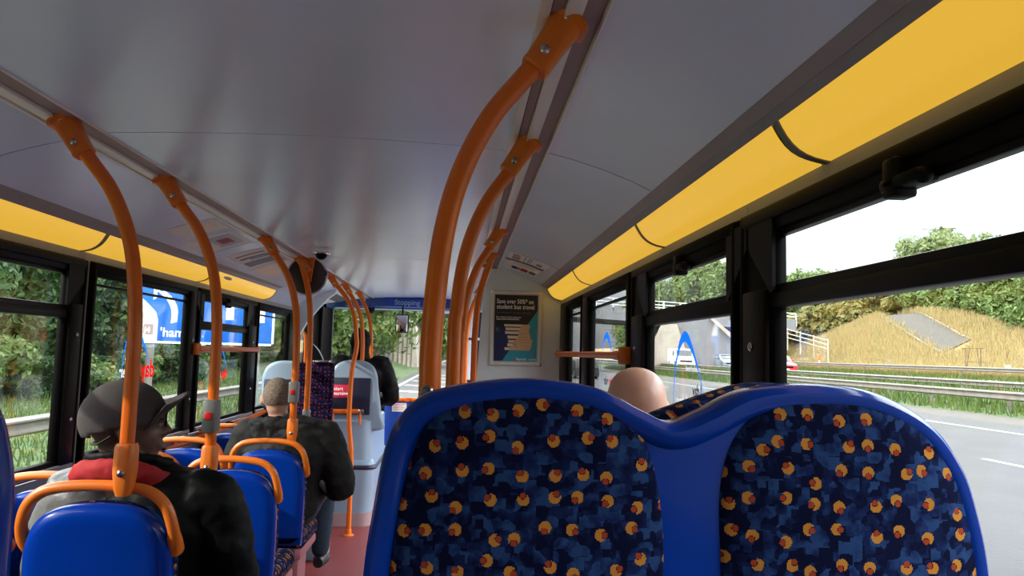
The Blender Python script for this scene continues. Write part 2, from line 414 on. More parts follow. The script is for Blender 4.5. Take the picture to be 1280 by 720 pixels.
# side walls and windows
ZB, ZT = .962, 1.73
wins = {-1: [dict(o=(-1.0, 3.30), g=(-.9, 3.15), tr=1), dict(o=(3.345, 4.64), g=(3.405, 4.50), tr=0), dict(o=(4.68, 5.985), g=(4.76, 5.73), tr=1), dict(o=(6.02, 7.40), g=(6.06, 7.05), tr=0)],
        1: [dict(o=(-1.0, 1.795), g=(-.9, 1.605), tr=1), dict(o=(1.825, 2.985), g=(1.885, 2.745), tr=1), dict(o=(3.025, 4.215), g=(3.12, 3.995), tr=0), dict(o=(4.25, 5.16), g=(4.33, 4.82), tr=0)]}
wn = 0
for sg in (-1, 1):
    yend = 7.42 if sg < 0 else 5.3
    b = B(); b.box((sg*1.175, Y0, -.3), (sg*1.26, yend, .90), 0)
    b.box((sg*1.166, Y0, 1.793), (sg*1.21, yend, 1.83), 0)
    ws = wins[sg]
    for i in range(len(ws)-1): b.box((sg*1.165, ws[i]['o'][1]-.004, .88), (sg*1.19, ws[i+1]['o'][0]+.004, 1.82))
    b.box((sg*1.165, ws[-1]['o'][1]-.004, .88), (sg*1.19, yend, 1.82))
    wl = struct(b.build('wall_left' if sg < 0 else 'wall_right', 'pillar'))
    b = B(); b.box((sg*1.168, Y0, -.05), (sg*1.176, yend, .90), .002); b.build('lining', 'lilac', wl)
    for w in ws:
        wn += 1
        (oa, ob), (ga, gb) = w['o'], w['g']
        b = B()
        X = lambda a, c: ((sg*a, sg*c) if sg > 0 else (sg*c, sg*a))
        x0, x1 = X(1.152, 1.186)
        for (ya, yb, za, zb) in [(oa, ga, .905, 1.795), (gb, ob, .905, 1.795), (ga-.01, gb+.01, .905, ZB), (ga-.01, gb+.01, ZT, 1.795)]:
            b.box((x0, ya, za), (x1, yb, zb), .012)
        x0, x1 = X(1.143, 1.175)      # raised inner lip
        for (ya, yb, za, zb) in [(oa+.004, oa+.03, .91, 1.79), (ob-.03, ob-.004, .91, 1.79), (oa+.01, ob-.01, 1.755, 1.79)]:
            b.box((x0, ya, za), (x1, yb, zb), .008)
        fr = struct(b.build('window_%d' % wn, 'black'))
        x0, x1 = X(1.176, 1.181)
        b = B(); b.box((x0, ga-.03, ZB-.03), (x1, gb+.03, ZT+.03)); b.build('pane', 'glass', fr)
        x0, x1 = X(1.135, 1.17)
        b = B(); b.box((x0, oa+.03, .918), (x1, ob-.03, .94), .004); b.build('sill', 'pillar', fr)
        if w['tr']:
            zt = (1.555, 1.609) if sg > 0 else (1.537, 1.591)
            x0, x1 = X(1.15, 1.188); b = B(); b.box((x0, ga-.02, zt[0]), (x1, gb+.02, zt[1]-.018), .006)
            x0, x1 = X(1.158, 1.186); b.box((x0, ga-.02, zt[1]-.02), (x1, gb+.02, zt[1]), .003)
            # opening vent frame
            x0, x1 = X(1.165, 1.187)
            b.box((x0, ga-.01, ZT-.012), (x1, gb+.01, ZT+.01), .003)
            b.build('transom', 'blackpl', fr)
            b = B()
            for (yy, d) in ((gb, 1), (ga, -1)):
                xx = X(1.146, 1.154)
                b.prism([(yy-.005*d, 1.77), (yy+.135*d, 1.77), (yy+.135*d, 1.705), (yy+.01*d, 1.59), (yy-.005*d, 1.59)], 'x', *xx)
            b.build('gusset', 'blackpl', fr)
            yc = {1: {0: 1.12, 1: 2.31}, -1: {0: 1.9, 2: 5.25}}[sg][ws.index(w)]
            b = B(); x0, x1 = X(1.13, 1.17)
            b.box((x0, yc-.018, 1.70), (x1, yc+.018, 1.765), .006); b.box((x0, yc-.075, 1.712), (x1, yc+.03, 1.735), .008)
            b.ball((sg*1.145, yc-.07, 1.722), .014, 10, 8); b.build('vent_catch', 'blackpl', fr)
        else:
            x0, x1 = X(1.165, 1.185)
            b = B(); b.box((x0, ga-.02, 1.69), (x1, gb+.02, 1.702), .003); b.build('vent_bar', 'blackpl', fr)
        # pillar inner cover with screw bosses
        b = B(); x0, x1 = X(1.138, 1.16)
        for yy in ((gb+.02, ob-.035), (oa+.035, ga-.02)):
            if yy[1]-yy[0] > .05: b.box((x0, yy[0], .93), (x1, yy[1], 1.60 if w['tr'] else 1.76), .008)
        if len(b.bm.verts): b.build('pillar_cover', 'blackpl', fr)
        else: b.bm.free()
        b = B(); n = 0
        for yy in ((gb+ob)/2,):
            for zz in (1.47, 1.12): b.lathe([(.009, 0), (.011, .004), (.007, .008), (.002, .009)], (sg*1.139, yy, zz), 12, Matrix.Rotation(-sg*R(90), 3, 'Y'))
        b.build('screw', 'steel', fr)
        w['fr'] = fr

# window films (parts of their window), arch and mirrored lettering, read from outside
def film(sg, fr, arch, z0, texts, wd=1.0):
    x = sg*1.1745
    pts = catmull([(y, z) for y, z in arch], 10)
    n = len(pts); L_, R_ = [], []
    for i, p in enumerate(pts):
        t = i/(n-1); wdt = .0025+.014*wd*max(0, math.sin(math.pi*min(1, t*1.0)))**3
        d = pts[min(i+1, n-1)]-pts[max(i-1, 0)]; nn = V((-d.y, d.x)).normalized()*wdt
        L_.append(p+nn); R_.append(p-nn)
    b = B(); b.loft([[(x, q.x, q.y) for q in L_], [(x, q.x, q.y) for q in R_]], closed=False, caps=False); b.build('arch_film', 'decalblue', fr)
    for (s, size, y, z, m) in texts:
        me = text_mesh(s, size, .0002, size*.02)
        b = B(); b.mesh(me, frame_mx((x, y, z), (0, sg, 0), (0, 0, 1))); b.build('film_lettering', m, fr)
film(1, wins[1][1]['fr'], [(2.468, 1.24), (2.452, 1.38), (2.40, 1.475), (2.339, 1.508), (2.275, 1.475), (2.20, 1.40), (2.158, 1.335)], 0,
     [('1day', .05, 2.165, 1.325, 'greyprint'), ('day', .075, 2.17, 1.272, 'decalred'), ('rider', .075, 2.285, 1.272, 'decalwhite'), ('unlimited travel', .022, 2.19, 1.40, 'decalwhite')])
film(1, wins[1][2]['fr'], [(3.76, 1.24), (3.735, 1.46), (3.69, 1.52), (3.627, 1.54), (3.56, 1.51), (3.49, 1.44), (3.45, 1.39)], 0,
     [('day', .06, 3.47, 1.30, 'decalred'), ('rider', .06, 3.57, 1.30, 'greyprint')])
film(-1, wins[-1][1]['fr'], [(3.74, 1.24), (3.765, 1.41), (3.81, 1.47), (3.87, 1.50), (3.94, 1.47), (4.02, 1.40), (4.06, 1.34)], 0,
     [('day', .125, 4.135, 1.268, 'decalred'), ('rider', .10, 3.925, 1.268, 'decalwhite'), ('1day', .05, 3.87, 1.345, 'decalwhite')], 1.3)
film(-1, wins[-1][2]['fr'], [(5.05, 1.2), (5.07, 1.36), (5.12, 1.43), (5.18, 1.455), (5.25, 1.42), (5.32, 1.35), (5.36, 1.29)], 0,
     [('day', .09, 5.39, 1.22, 'decalred'), ('rider', .08, 5.25, 1.22, 'decalwhite')])

# floor: low aisle, raised rear
b = B(); b.box((-1.2, 2.25, -.12), (1.2, 9.3, -.05)); b.box((-1.2, .6, -.12), (1.2, 2.25, .05)); b.box((-1.2, Y0, -.12), (1.2, .6, .22))
struct(b.build('floor', 'floor'))
b = B(); b.box((-1.2, 2.23, -.05), (1.2, 2.26, .055)); b.box((-1.2, .58, .05), (1.2, .61, .225)); struct(b.build('baseboard_step', 'floortrim'))
b = B(); b.box((-1.2, Y0-.06, -.3), (1.2, Y0, 2.2)); struct(b.build('wall_back', 'pillar'))

# ------------------------------------------------------------------ poles
PP = [(.632, 2.034), (.605, 1.988), (.560, 1.930), (.513, 1.867), (.476, 1.795), (.450, 1.72), (.434, 1.64), (.425, 1.55), (.420, 1.45)]
def flute(th): return 1-.05*(.5+.5*math.cos(6*th))
def pole(name, sg, Y, zb, label, xb=.417, foot='socket', bell=None, kink=None, topz=0, bolts=True):
    t = thing(name, (sg*xb, Y, zb), label, 'grab pole', 'orange grab poles')
    o = t.location
    pts = [(sg*(xb+(x-.42)*(.632-xb)/.212), Y, z+topz) for x, z in PP]
    if kink: pts += [(sg*x, Y, z) for x, z in kink]
    pts += [(sg*xb, Y, (zb+1.45)/2) if not kink else (sg*xb, Y, zb+.15), (sg*xb, Y, zb)]
    b = B(); b.tube(catmull(pts, 7), .0192, 36, flute); b.build('tube', 'orange', t, o)
    sq = lambda th: (1/(abs(math.cos(th))**4+abs(math.sin(th))**4)**.25)
    b = B(); a, c = V((sg*.640, Y, 2.046+topz)), V((sg*.578, Y, 1.950+topz))
    pp = [a.lerp(c, q) for q in (0, .06, .12, .5, .88, .97, 1)]
    b.tube(pp, [(.046, .040), (.047, .041), (.034, .031), (.030, .0275), (.0275, .026), (.0285, .027), (.026, .025)], 24, sq)
    br = b.build('ceiling_bracket', 'orangeplas', t, o)
    b = B(); d = (a-c).normalized(); q = a.lerp(c, .72)+V((-sg*.84, 0, -.54))*.024
    b.bm.free()
    for off in (0, .05):
        b = B(); p = a.lerp(c, .72 - off*13)+V((0, -.030, 0)); b.lathe([(.0075, 0), (.009, .003), (.006, .006), (.002, .0065)], p, 12, Matrix.Rotation(R(90), 3, 'X')); b.build('bolt', 'steel', br, o)
    if foot == 'socket':
        b = B(); b.tube([(sg*xb, Y, zb+h) for h in (-.035, -.02, .03, .09, .10)], [(.020, .016), (.024, .021), (.027, .027), (.026, .026), (.023, .023)], 20, sq)
        fs = b.build('foot_socket', 'orangeplas', t, o)
        b = B(); b.lathe([(.008, 0), (.0095, .003), (.006, .006), (.002, .0065)], (sg*xb, Y-.0265, zb+.025), 14, Matrix.Rotation(R(90), 3, 'X')); b.build('bolt', 'steel', fs, o)
    elif foot == 'bolt':
        b = B(); b.lathe([(.009, 0), (.011, .003), (.008, .007), (.002, .0075)], (sg*xb-.004, Y-.019, 1.372), 16, Matrix.Rotation(R(90), 3, 'X')); b.build('bolt', 'steel', t, o)
    elif foot == 'flange':
        b = B(); b.lathe([(.045, 0), (.045, .006), (.026, .014), (.024, .05), (.02, .052)], (sg*xb, Y, zb), 20); b.build('floor_flange', 'orangeplas', t, o)
    elif foot == 'clamp':
        b = B(); b.lathe([(.024, -.03), (.026, -.02), (.026, .03), (.022, .035)], (sg*xb, Y, zb), 20); b.build('clamp', 'greypl', t, o)
    if bell:
        b = B(); b.box((sg*xb-.024, Y-.040, bell-.058), (sg*xb+.024, Y+.026, bell+.058), .009); bb = b.build('bell_push', 'greypl', t, o)
        b = B(); b.box((sg*xb-.013, Y-.047, bell-.012), (sg*xb+.013, Y-.038, bell+.016), .004); tag(b.build('button', 'redbtn', bb, o), 'red stop button')
    return t
pole('grab_pole', -1, 2.07, 1.075, 'orange grab pole in front of the capped man, rising from the nearest left seat', .413)
pole('grab_pole', -1, 2.76, .985, 'orange grab pole with a grey bell push, on the second left seat from the camera', .418, bell=1.19)
pole('grab_pole', -1, 4.16, .955, 'orange grab pole with a grey bell push beside the man in the black coat', .437, bell=1.20)
pole('grab_pole', -1, 5.05, 1.0, 'orange grab pole in front of the round mirror, ending at the purple seat pad', .544, 'clamp')
pole('grab_pole', -1, 6.2, -.05, 'orange grab pole with a kink that runs down to the red floor', .396, 'flange', kink=[(.425, 1.25), (.432, .95), (.425, .80), (.403, .62), (.398, .45)])
pole('grab_pole', -1, 6.95, .87, 'orange grab pole ending at the small rail on the pale front seat', .444, 'clamp')
pole('grab_pole', -1, 7.9, 1.0, 'farthest orange grab pole on the left, by the front windscreen', .480, 'clamp')
pole('grab_pole', 1, 1.30, 1.32, 'nearest orange grab pole, curving from the big double seat to the top of the picture', .412, 'bolt')
pole('grab_pole', 1, 2.07, .05, 'second orange grab pole on the right, just behind the nearest one', .443, 'flange')
pole('grab_pole', 1, 3.6, -.05, 'third orange grab pole on the right, joining the rail at the ceiling notices', .462, 'flange')
pole('grab_pole', 1, 4.46, -.05, 'fourth orange grab pole on the right, beside the poster bulkhead', .540, 'flange')
pole('grab_pole', 1, 6.6, -.05, 'slim orange grab pole on the right beyond the poster bulkhead', .50, 'flange')

def wall_rail(name, sg, ya, yb, z, label):
    t = thing(name, (sg*1.12, ya, z), label, 'handrail'); o = t.location
    b = B(); b.tube([(sg*1.115, ya+.04, z), (sg*1.115, yb-.02, z)], .016, 16); b.build('tube', 'orange', t, o)
    b = B(); b.tube([(sg*1.115, ya+.13, z), (sg*1.115, ya+.1, z), (sg*1.118, ya-.01, z), (sg*1.118, ya-.02, z)], [(.018, .016), (.024, .02), (.024, .022), (.012, .012)], 14)
    b.box((sg*1.105-.02*sg*0, ya-.03, z-.035), (sg*1.15, ya+.015, z+.035), .006); b.build('end_socket', 'orangeplas', t, o)
    b = B(); b.box((sg*1.11, yb-.025, z-.022), (sg*1.16, yb+.005, z+.022), .006); b.build('end_bracket', 'orangeplas', t, o)
wall_rail('window_rail', -1, 4.62, 5.97, 1.417, 'orange rail across the middle of the third left window')
wall_rail('window_rail', 1, 3.02, 5.1, 1.443, 'orange rail across the right window beside the poster bulkhead')
t = thing('window_rail', (-1.13, 4.6, .84), 'low orange rail along the bottom of the left windows beside the man in black', 'handrail')
b = B(); b.tube([(-1.135, 3.6, .845), (-1.13, 5.5, .89), (-1.13, 7.2, .935)], .017, 14); b.build('tube', 'orange', t, t.location)
for yy, zz in ((4.2, .859), (5.4, .888), (6.6, .918)):
    b = B(); b.box((-1.168, yy-.02, zz-.014), (-1.118, yy+.02, zz+.024), .004); b.build('bracket', 'blackpl', t, t.location)

# ------------------------------------------------------------------ seats
def inset(poly, d):
    n = len(poly); out = []
    A = sum(poly[i].x*poly[(i+1) % n].y-poly[(i+1) % n].x*poly[i].y for i in range(n))
    sgn = 1 if A > 0 else -1
    for i in range(n):
        t = (poly[(i+1) % n]-poly[i-1]).normalized()
        out.append(poly[i]+V((-t.y, t.x))*d*sgn)
    return out
def shell_rings(b, poly, prof):
    """prof: list of (inset, y)"""
    rings = []
    for d, y in prof:
        q = inset(poly, d); rings.append([(p.x, y, p.y) for p in q])
    b.loft(rings)
# --- rear-facing double seat, traced in metres
OUT = [(.345, .62), (.345, .80), (.347, 1.0), (.351, 1.155), (.360, 1.24), (.374, 1.325), (.402, 1.372), (.449, 1.394), (.543, 1.407), (.638, 1.399), (.700, 1.371), (.743, 1.355), (.788, 1.371), (.843, 1.398), (.92, 1.409), (1.008, 1.402), (1.085, 1.366), (1.128, 1.314), (1.150, 1.254), (1.166, 1.16), (1.168, 1.0), (1.168, .80), (1.168, .62)]
FAB1 = [(.383, .70), (.383, .95), (.385, 1.155), (.398, 1.265), (.424, 1.347), (.470, 1.381), (.535, 1.392), (.61, 1.389), (.668, 1.368), (.706, 1.325), (.725, 1.245), (.729, 1.157), (.729, .95), (.729, .70)]
FAB2 = [(.807, .70), (.807, .95), (.806, 1.157), (.805, 1.27), (.824, 1.338), (.868, 1.379), (.925, 1.392), (1.0, 1.390), (1.065, 1.366), (1.108, 1.317), (1.133, 1.26), (1.148, 1.16), (1.15, .95), (1.15, .70)]
def dense(pl, n=7):
    p = catmull([(x-.757, z) for x, z in pl], n); return p
def double_seat(name, label):
    t = thing(name, (0, 0, 0), label, 'bus seat')
    b = B(); shell_rings(b, dense(OUT), [(.034, .006), (.030, .0), (.020, -.006), (.010, -.005), (.004, .002), (0, .012), (0, .055), (.004, .075), (.014, .092), (.03, .10)])
    b.build('shell', 'blue', t)
    for F in (FAB1, FAB2):
        b = B(); shell_rings(b, dense(F, 6), [(-.001, .02), (-.001, .004), (.003, -.001), (.012, -.006), (.03, -.012), (.06, -.018)]); b.build('backrest_pad', 'moq', t)
        xa, xb = min(x for x, z in F)-.757, max(x for x, z in F)-.757
        b = B(); b.box((xa, -.46, .62), (xb, -.015, .72), .03, seg=4); b.build('seat_cushion', 'moq', t)
    b = B(); b.box((-.41, -.45, .57), (.41, .08, .63), .02); b.box((-.39, -.36, .0), (-.33, -.02, .57), .01); b.box((.33, -.36, .0), (.39, -.02, .57), .01); b.build('seat_frame', 'blue', t)
    b = B(); b.bm.free()
    return t
ds = double_seat('double_seat', 'large blue double seat with patterned pads facing the camera, in the right foreground')
ds.location = (.757, .955, 0)
for ch in ds.children: pass
ds2 = dup(ds, (-.742, 1.365, 0), 'blue double seat at the left edge, only a sliver of its side showing')
# forward-facing double seat back to back, its cloth rolled over the top
t = thing('double_seat', (.757, 1.36, 0), 'blue double seat back to back with the big one, only its cloth top showing', 'bus seat')
OUT2 = [(x-.757, z-.075) for x, z in OUT]
b = B(); shell_rings(b, catmull(OUT2, 7), [(.03, -.10), (.014, -.092), (.004, -.075), (0, -.055), (0, -.03), (.006, -.02)]); b.build('shell', 'blue', t)
for s_, F in ((0, FAB1), (1, FAB2)):
    b = B(); o_ = [(x-.757, z-.024) for x, z in OUT] if s_ == 0 else [(.0, 1.31), (.045, 1.338), (.10, 1.360), (.16, 1.381), (.21, 1.396), (.255, 1.400), (.30, 1.390), (.345, 1.35), (.375, 1.28), (.39, 1.16), (.392, 1.0), (.392, .62)]
    half = [p for p in o_ if (p[0] <= .0 if s_ == 0 else p[0] >= -.02)]
    q = catmull(half, 6)+[V((0, .62))] if s_ == 0 else [V((0, .62))]+catmull(half, 6)
    shell_rings(b, q, [(.006, -.07), (.0, -.05), (.002, -.01), (.014, .012), (.03, .02)]); b.build('backrest_pad', 'moqtop', t)
    xa, xb = min(x for x, z in F)-.757, max(x for x, z in F)-.757
    b = B(); b.box((xa, .02, .62), (xb, .46, .72), .03, seg=4); b.build('seat_cushion', 'moq', t)
b = B(); b.box((-.41, -.05, .57), (.41, .45, .63), .02); b.box((-.39, .05, 0), (-.33, .36, .57), .01); b.box((.33, .05, 0), (.39, .36, .57), .01); b.build('seat_frame', 'blue', t)

# --- single forward-facing seat with an orange grab handle
def single_seat():
    t = thing('bus_seat', (0, 0, 0), 'x', 'bus seat', 'blue forward-facing seats with orange handles')
    # local: back plane y=0 at the top rear, top of shell z=0 ; floor about -1.0
    out = [(-.178, -.52), (-.185, -.40), (-.192, -.25), (-.192, -.17), (-.183, -.105), (-.155, -.048), (-.10, -.012), (0, 0), (.10, -.012), (.155, -.048), (.183, -.105), (.192, -.17), (.192, -.25), (.185, -.40), (.178, -.52)]
    pl = catmull(out, 5)
    lean = lambda p: (p[0], p[1]+(-p[2])*.16, p[2])
    b = B(); rings = []
    for d, y in [(.05, -.012), (.03, -.010), (.014, -.004), (.004, .006), (0, .018), (0, .04), (.004, .05)]:
        rings.append([lean((q.x, y, q.y)) for q in inset(pl, d)])
    b.loft(rings); b.build('shell', 'blue', t)
    b = B(); rings = []
    for d, y in [(.003, .048), (.0, .055), (.001, .075), (.012, .092), (.035, .10), (.06, .103)]:
        rings.append([lean((q.x, y, q.y)) for q in inset(pl, d)])
    b.loft(rings); b.build('backrest_pad', 'moqtop', t)
    b = B(); b.box((-.185, .13, -.55), (.185, .55, -.455), .03, seg=4); b.build('seat_cushion', 'moqtop', t)
    b = B(); b.box((-.18, .10, -.60), (.18, .53, -.545), .015); b.box((-.15, .2, -.96), (.15, .42, -.59), .02); b.build('pedestal', 'floortrim', t)
    hp = [(-.186, .075, -.128), (-.196, .05, -.10), (-.196, .03, -.06), (-.178, .02, -.005), (-.14, .016, .03), (-.08, .014, .044), (0, .014, .048), (.08, .014, .044), (.14, .016, .03), (.178, .02, -.005), (.196, .03, -.06), (.196, .05, -.10), (.186, .075, -.128)]
    q = catmull(hp, 5); n = len(q)
    rr = []
    for i in range(n):
        e = min(i, n-1-i)/(n-1); rr.append(.0155+.012*max(0, 1-e/.14))
    b = B(); b.tube(q, rr, 16); b.build('grab_handle', 'orangeplas', t)
    return t
SX = -.512
s0 = single_seat()
rows = [(SX+.02, 2.08, 1.012, 'nearest blue seat with an orange handle, behind the capped man'),
        (-.94, 2.08, 1.012, 'blue window seat at the bottom left beside the capped man, mostly out of view'),
        (SX, 2.74, .925, 'blue seat whose orange handle carries the second grab pole, hidden behind the capped man'),
        (-.95, 2.74, .925, 'blue window seat just ahead of the capped man'),
        (SX, 3.33, .905, 'empty blue seat between the capped man and the man in the black coat'),
        (-.965, 3.45, .905, 'blue window seat beside the empty seat ahead of the capped man'),
        (SX-.035, 4.10, .892, 'blue seat the man in the black coat sits in'),
        (-.985, 4.10, .892, 'blue window seat beside the man in the black coat, its top seen past the cap'),
        (-.985, 4.85, .89, 'farthest blue window seat on the left, ahead of the man in the black coat')]
for i, (x, y, z, lab) in enumerate(rows):
    if i == 0: s0.location = (x, y, z); s0['label'] = lab
    else: dup(s0, (x, y, z), lab)
# seats on the right, ahead of the big double seat, hidden but for the bald man's
dup(s0, (.965, 1.86, 1.20), 'blue seat the bald man sits in, behind the large double seat')

b = B(); b.box((.40, .5, -.05), (1.165, 2.02, .24), .01); b.box((.50, 2.02, -.05), (1.165, 2.7, .24), .01); struct(b.build('floor_plinth', 'lilac'))

# ------------------------------------------------------------------ front of the bus
# right-hand bulkhead and poster
b = B(); b.prism([(.575, -.05), (.575, 1.24), (.60, 1.70), (.615, 1.90), (.665, 2.04), (1.2, 2.04), (1.2, -.05)], 'y', 5.30, 5.36)
bk = struct(b.build('wall_bulkhead', 'panelgrey'))
t = thing('poster_frame', (.86, 5.29, 1.35), 'framed student bus travel advert on the grey bulkhead', 'poster'); o = t.location
px0, px1, pz0, pz1 = .664, 1.026, 1.357, 1.882
b = B()
rb = [(-.004, .0), (-.004, .012), (.004, .02), (.020, .019), (.028, .008), (.028, 0)]
def bar(p0, p1, inw):
    p0, p1, inw = V(p0), V(p1), V(inw)
    b.loft([[p+inw*a+V((0, -h, 0)) for a, h in rb] for p in (p0, p1)])
Yp = 5.298
bar((px0, Yp, pz0), (px0, Yp, pz1), (1, 0, 0)); bar((px1, Yp, pz0), (px1, Yp, pz1), (-1, 0, 0))
bar((px0+.012, Yp, pz0), (px1-.012, Yp, pz0), (0, 0, 1)); bar((px0+.012, Yp, pz1), (px1-.012, Yp, pz1), (0, 0, -1))
b.build('frame', 'alu', t, o)
b = B()
for xx in (px0+.01, px1-.01):
    for zz in (pz0+.008, pz1-.008): b.box((xx-.013, Yp-.019, zz-.012), (xx+.013, Yp, zz+.012), .004)
b.build('corner', 'chrome', t, o)
fx0, fx1, fz0, fz1 = px0+.024, px1-.024, pz0+.024, pz1-.024; W, H = fx1-fx0, fz1-fz0
b = B(); b.box((fx0, Yp-.006, fz0), (fx1, Yp-.002, fz1)); sh = b.build('poster', 'navyprint', t, o)
P = lambda u, v: (fx0+u*W, fz1-v*H)
def flat(polys, m, y, name='print'):
    b = B()
    for pl in polys: b.prism([P(*q) for q in pl], 'y', y, y-.0006)
    return b.build(name, m, sh, o)
flat([[(0, 0), (1, 0), (1, .22), (.57, .60), (0, .45)]], 'blackprint', Yp-.0062)
flat([[(1, .22), (.19, 1), (1, 1)]], 'tealprint', Yp-.0066)
books = [(.23, .78, .465, .035), (.26, .72, .515, .04), (.25, .66, .57, .04), (.31, .62, .635, .045), (.33, .58, .70, .04), (.31, .55, .75, .045), (.25, .50, .81, .04)]
flat([[(l, v-.02), (r, v-.02), (r, v-.02+h), (l+.01, v-.02+h)] for l, r, v, h in books], 'cream', Yp-.0072)
flat([[(.62, .445), (.80, .445), (.82, .47), (.80, .52), (.80, .57), (.83, .60), (.83, .65), (.89, .68), (.87, .715), (.86, .77), (.82, .83), (.34, .83), (.47, .72), (.55, .62)]], 'tan', Yp-.0078)
flat([[(.56+i*.01, .585+i*.043), (.76+i*.012, .585+i*.043), (.76+i*.012, .588+i*.043), (.56+i*.01, .588+i*.043)] for i in range(6)], 'groove', Yp-.0084)
flat([[(.42+.03*(i % 2)+.01*i, .665+.036*i), (.50+.012*i, .665+.036*i), (.50+.012*i, .672+.036*i), (.42+.03*(i % 2)+.01*i, .672+.036*i)] for i in range(4)], 'red', Yp-.0084)
def lettering(s, size, u, v, m, bold=0, y=Yp-.0085, par=None, wmax=None):
    me = text_mesh(s, size, .0002, bold)
    if wmax:
        w = max(q.co.x for q in me.vertices); me.transform(Matrix.Diagonal((wmax*W/w, 1, 1, 1)))
    b = B(); p = P(u, v); b.mesh(me, frame_mx((p[0], y, p[1]), (1, 0, 0), (0, 0, 1))); b.build('lettering', m, par or sh, o)
lettering("Save over 50%* on", .045, .05, .135, 'whiteprint', .0006, wmax=.84)
lettering("student bus travel", .045, .05, .215, 'whiteprint', .0006, wmax=.86)
lettering("For whatever's on your timetable", .022, .05, .285, 'greyprint', wmax=.80)
lettering("Buy online and start saving now", .018, .05, .35, 'whiteprint', wmax=.56)
lettering("stagecoachbus.com/studentdeals", .018, .05, .38, 'whiteprint', .0002, wmax=.52)
lettering("Stagecoach", .026, .52, .975, 'whiteprint', .0003, wmax=.23)
lettering("single bus", .022, .80, .975, 'whiteprint', wmax=.18)
flat([[(.46, .945), (.495, .955), (.495, .98), (.46, .975)]], 'pinkred', Yp-.0085)
flat([[(.05, .50), (.11, .50), (.11, .535), (.05, .535)], [(.05, .55), (.16, .55), (.16, .558), (.05, .558)]], 'greyprint', Yp-.0085)
flat([[(.90, .86), (.95, .86), (.95, .87), (.90, .87)], [(.90, .90), (.96, .90), (.96, .91), (.90, .91)], [(.94, .84), (.95, .84), (.95, .92), (.94, .92)]], 'greyprint', Yp-.0085)

# ceiling notices on the sloping side panels
def zs(x):
    pts = [(.70, 2.040), (.78, 2.022), (.88, 1.992), (.97, 1.958), (1.055, 1.918)]
    for (a, za), (c, zc) in zip(pts, pts[1:]):
        if a <= x <= c: return za+(zc-za)*(x-a)/(c-a)
    return 2.04
def notice(sg, xa, xb, ya, yb, base, blocks, label, name='ceiling_notice', lines=0):
    t = thing(name, (sg*(xa+xb)/2, (ya+yb)/2, zs((xa+xb)/2)-.002), label, 'notice', 'notices stuck to the ceiling sides'); o = t.location
    def patch(b, x0, x1, y0, y1, dz):
        n = 5
        top = [(x0+(x1-x0)*i/n) for i in range(n+1)]
        poly = [(sg*x, zs(x)-dz) for x in top]+[(sg*x, zs(x)-dz+.0009) for x in reversed(top)]
        b.prism(poly, 'y', y0, y1)
    b = B(); patch(b, xa, xb, ya, yb, .0018); s = b.build('sheet', base, t, o)
    for (u0, u1, v0, v1, m) in blocks:
        b = B(); patch(b, xa+(xb-xa)*u0, xa+(xb-xa)*u1, ya+(yb-ya)*v0, ya+(yb-ya)*v1, .0028); b.build('print', m, s, o)
notice(1, .73, .97, 4.32, 4.58, 'white', [(.1, .3, .5, .9, 'groove'), (.1, .28, .15, .4, 'groove'), (.4, .42, .1, .9, 'greyprint'), (.5, .52, .1, .9, 'greyprint'), (.56, .58, .1, .9, 'greyprint'), (.72, .85, .5, .8, 'greyprint')], 'white printed notice on the right ceiling side, the nearer of two above the poster')
notice(1, .72, .96, 4.60, 4.64, 'blackpl', [], 'black strip between the two notices on the right ceiling side', 'notice_strip')
notice(1, .74, .95, 4.70, 5.06, 'white', [(.2, .36, .5, .85, 'decalblue'), (.36, .46, .5, .85, 'groove'), (.48, .7, .5, .85, 'red'), (.75, .95, .5, .85, 'greyprint'), (.15, .85, .05, .2, 'tan')], 'white notice with coloured boxes on the right ceiling side, nearest the poster')
notice(-1, .72, .93, 3.55, 3.80, 'white', [(.2, .6, .3, .7, 'cream')], 'cream and white notice on the left ceiling side, nearest of the row')
notice(-1, .735, .98, 3.88, 4.28, 'white', [(.12, .62, .15, .85, 'paleblue'), (.25, .52, .35, .68, 'pinkred')], 'white notice with a pale blue and red picture on the left ceiling side')
notice(-1, .735, .95, 4.50, 4.82, 'white', [(.1, .9, .6, .75, 'greyprint'), (.1, .9, .3, .4, 'greyprint'), (.1, .7, .8, .9, 'greyprint')], 'white text notice on the left ceiling side beside the third grab pole')
notice(-1, .735, .95, 4.86, 5.02, 'greypl', [], 'grey blank card on the left ceiling side', 'notice_strip')
notice(-1, .735, .98, 5.12, 5.62, 'white', [(.5, .95, .1, .9, 'cream')], 'pale notice with a cream block on the left ceiling side, farthest of the row')

# round mirror on its bracket, and the chrome bell dome
t = thing('round_mirror', (-.60, 5.12, 1.93), 'round dark-backed mirror on an orange bracket under the ceiling', 'mirror'); o = t.location
mxm = Matrix.Rotation(R(90), 3, 'X') @ Matrix.Rotation(R(8), 3, 'Y')
b = B(); b.lathe([(.002, .010), (.06, .012), (.125, .003), (.128, 0)], o+V((0, .0, 0)), 40, mxm); b.build('back', mat('brown mirror back', (.035, .025, .022), .4), t, o)
b = B(); b.lathe([(.126, .003), (.135, .003), (.137, -.002), (.135, -.016), (.02, -.05), (.004, -.052)], o, 40, mxm); b.build('rim', 'chrome', t, o)
b = B(); b.prism([(-.625, 2.055), (-.545, 2.055), (-.565, 1.885), (-.60, 1.885)], 'y', 5.075, 5.10); b.build('bracket', 'orangeplas', t, o)
t = thing('bell_dome', (-.415, 4.62, 2.0), 'small chrome dome on the ceiling above the round mirror', 'ceiling dome')
b = B(); b.lathe([(.05, .055), (.052, .05), (.052, .022), (.046, .016)], t.location, 28); b.build('body', 'chrome', t, t.location)
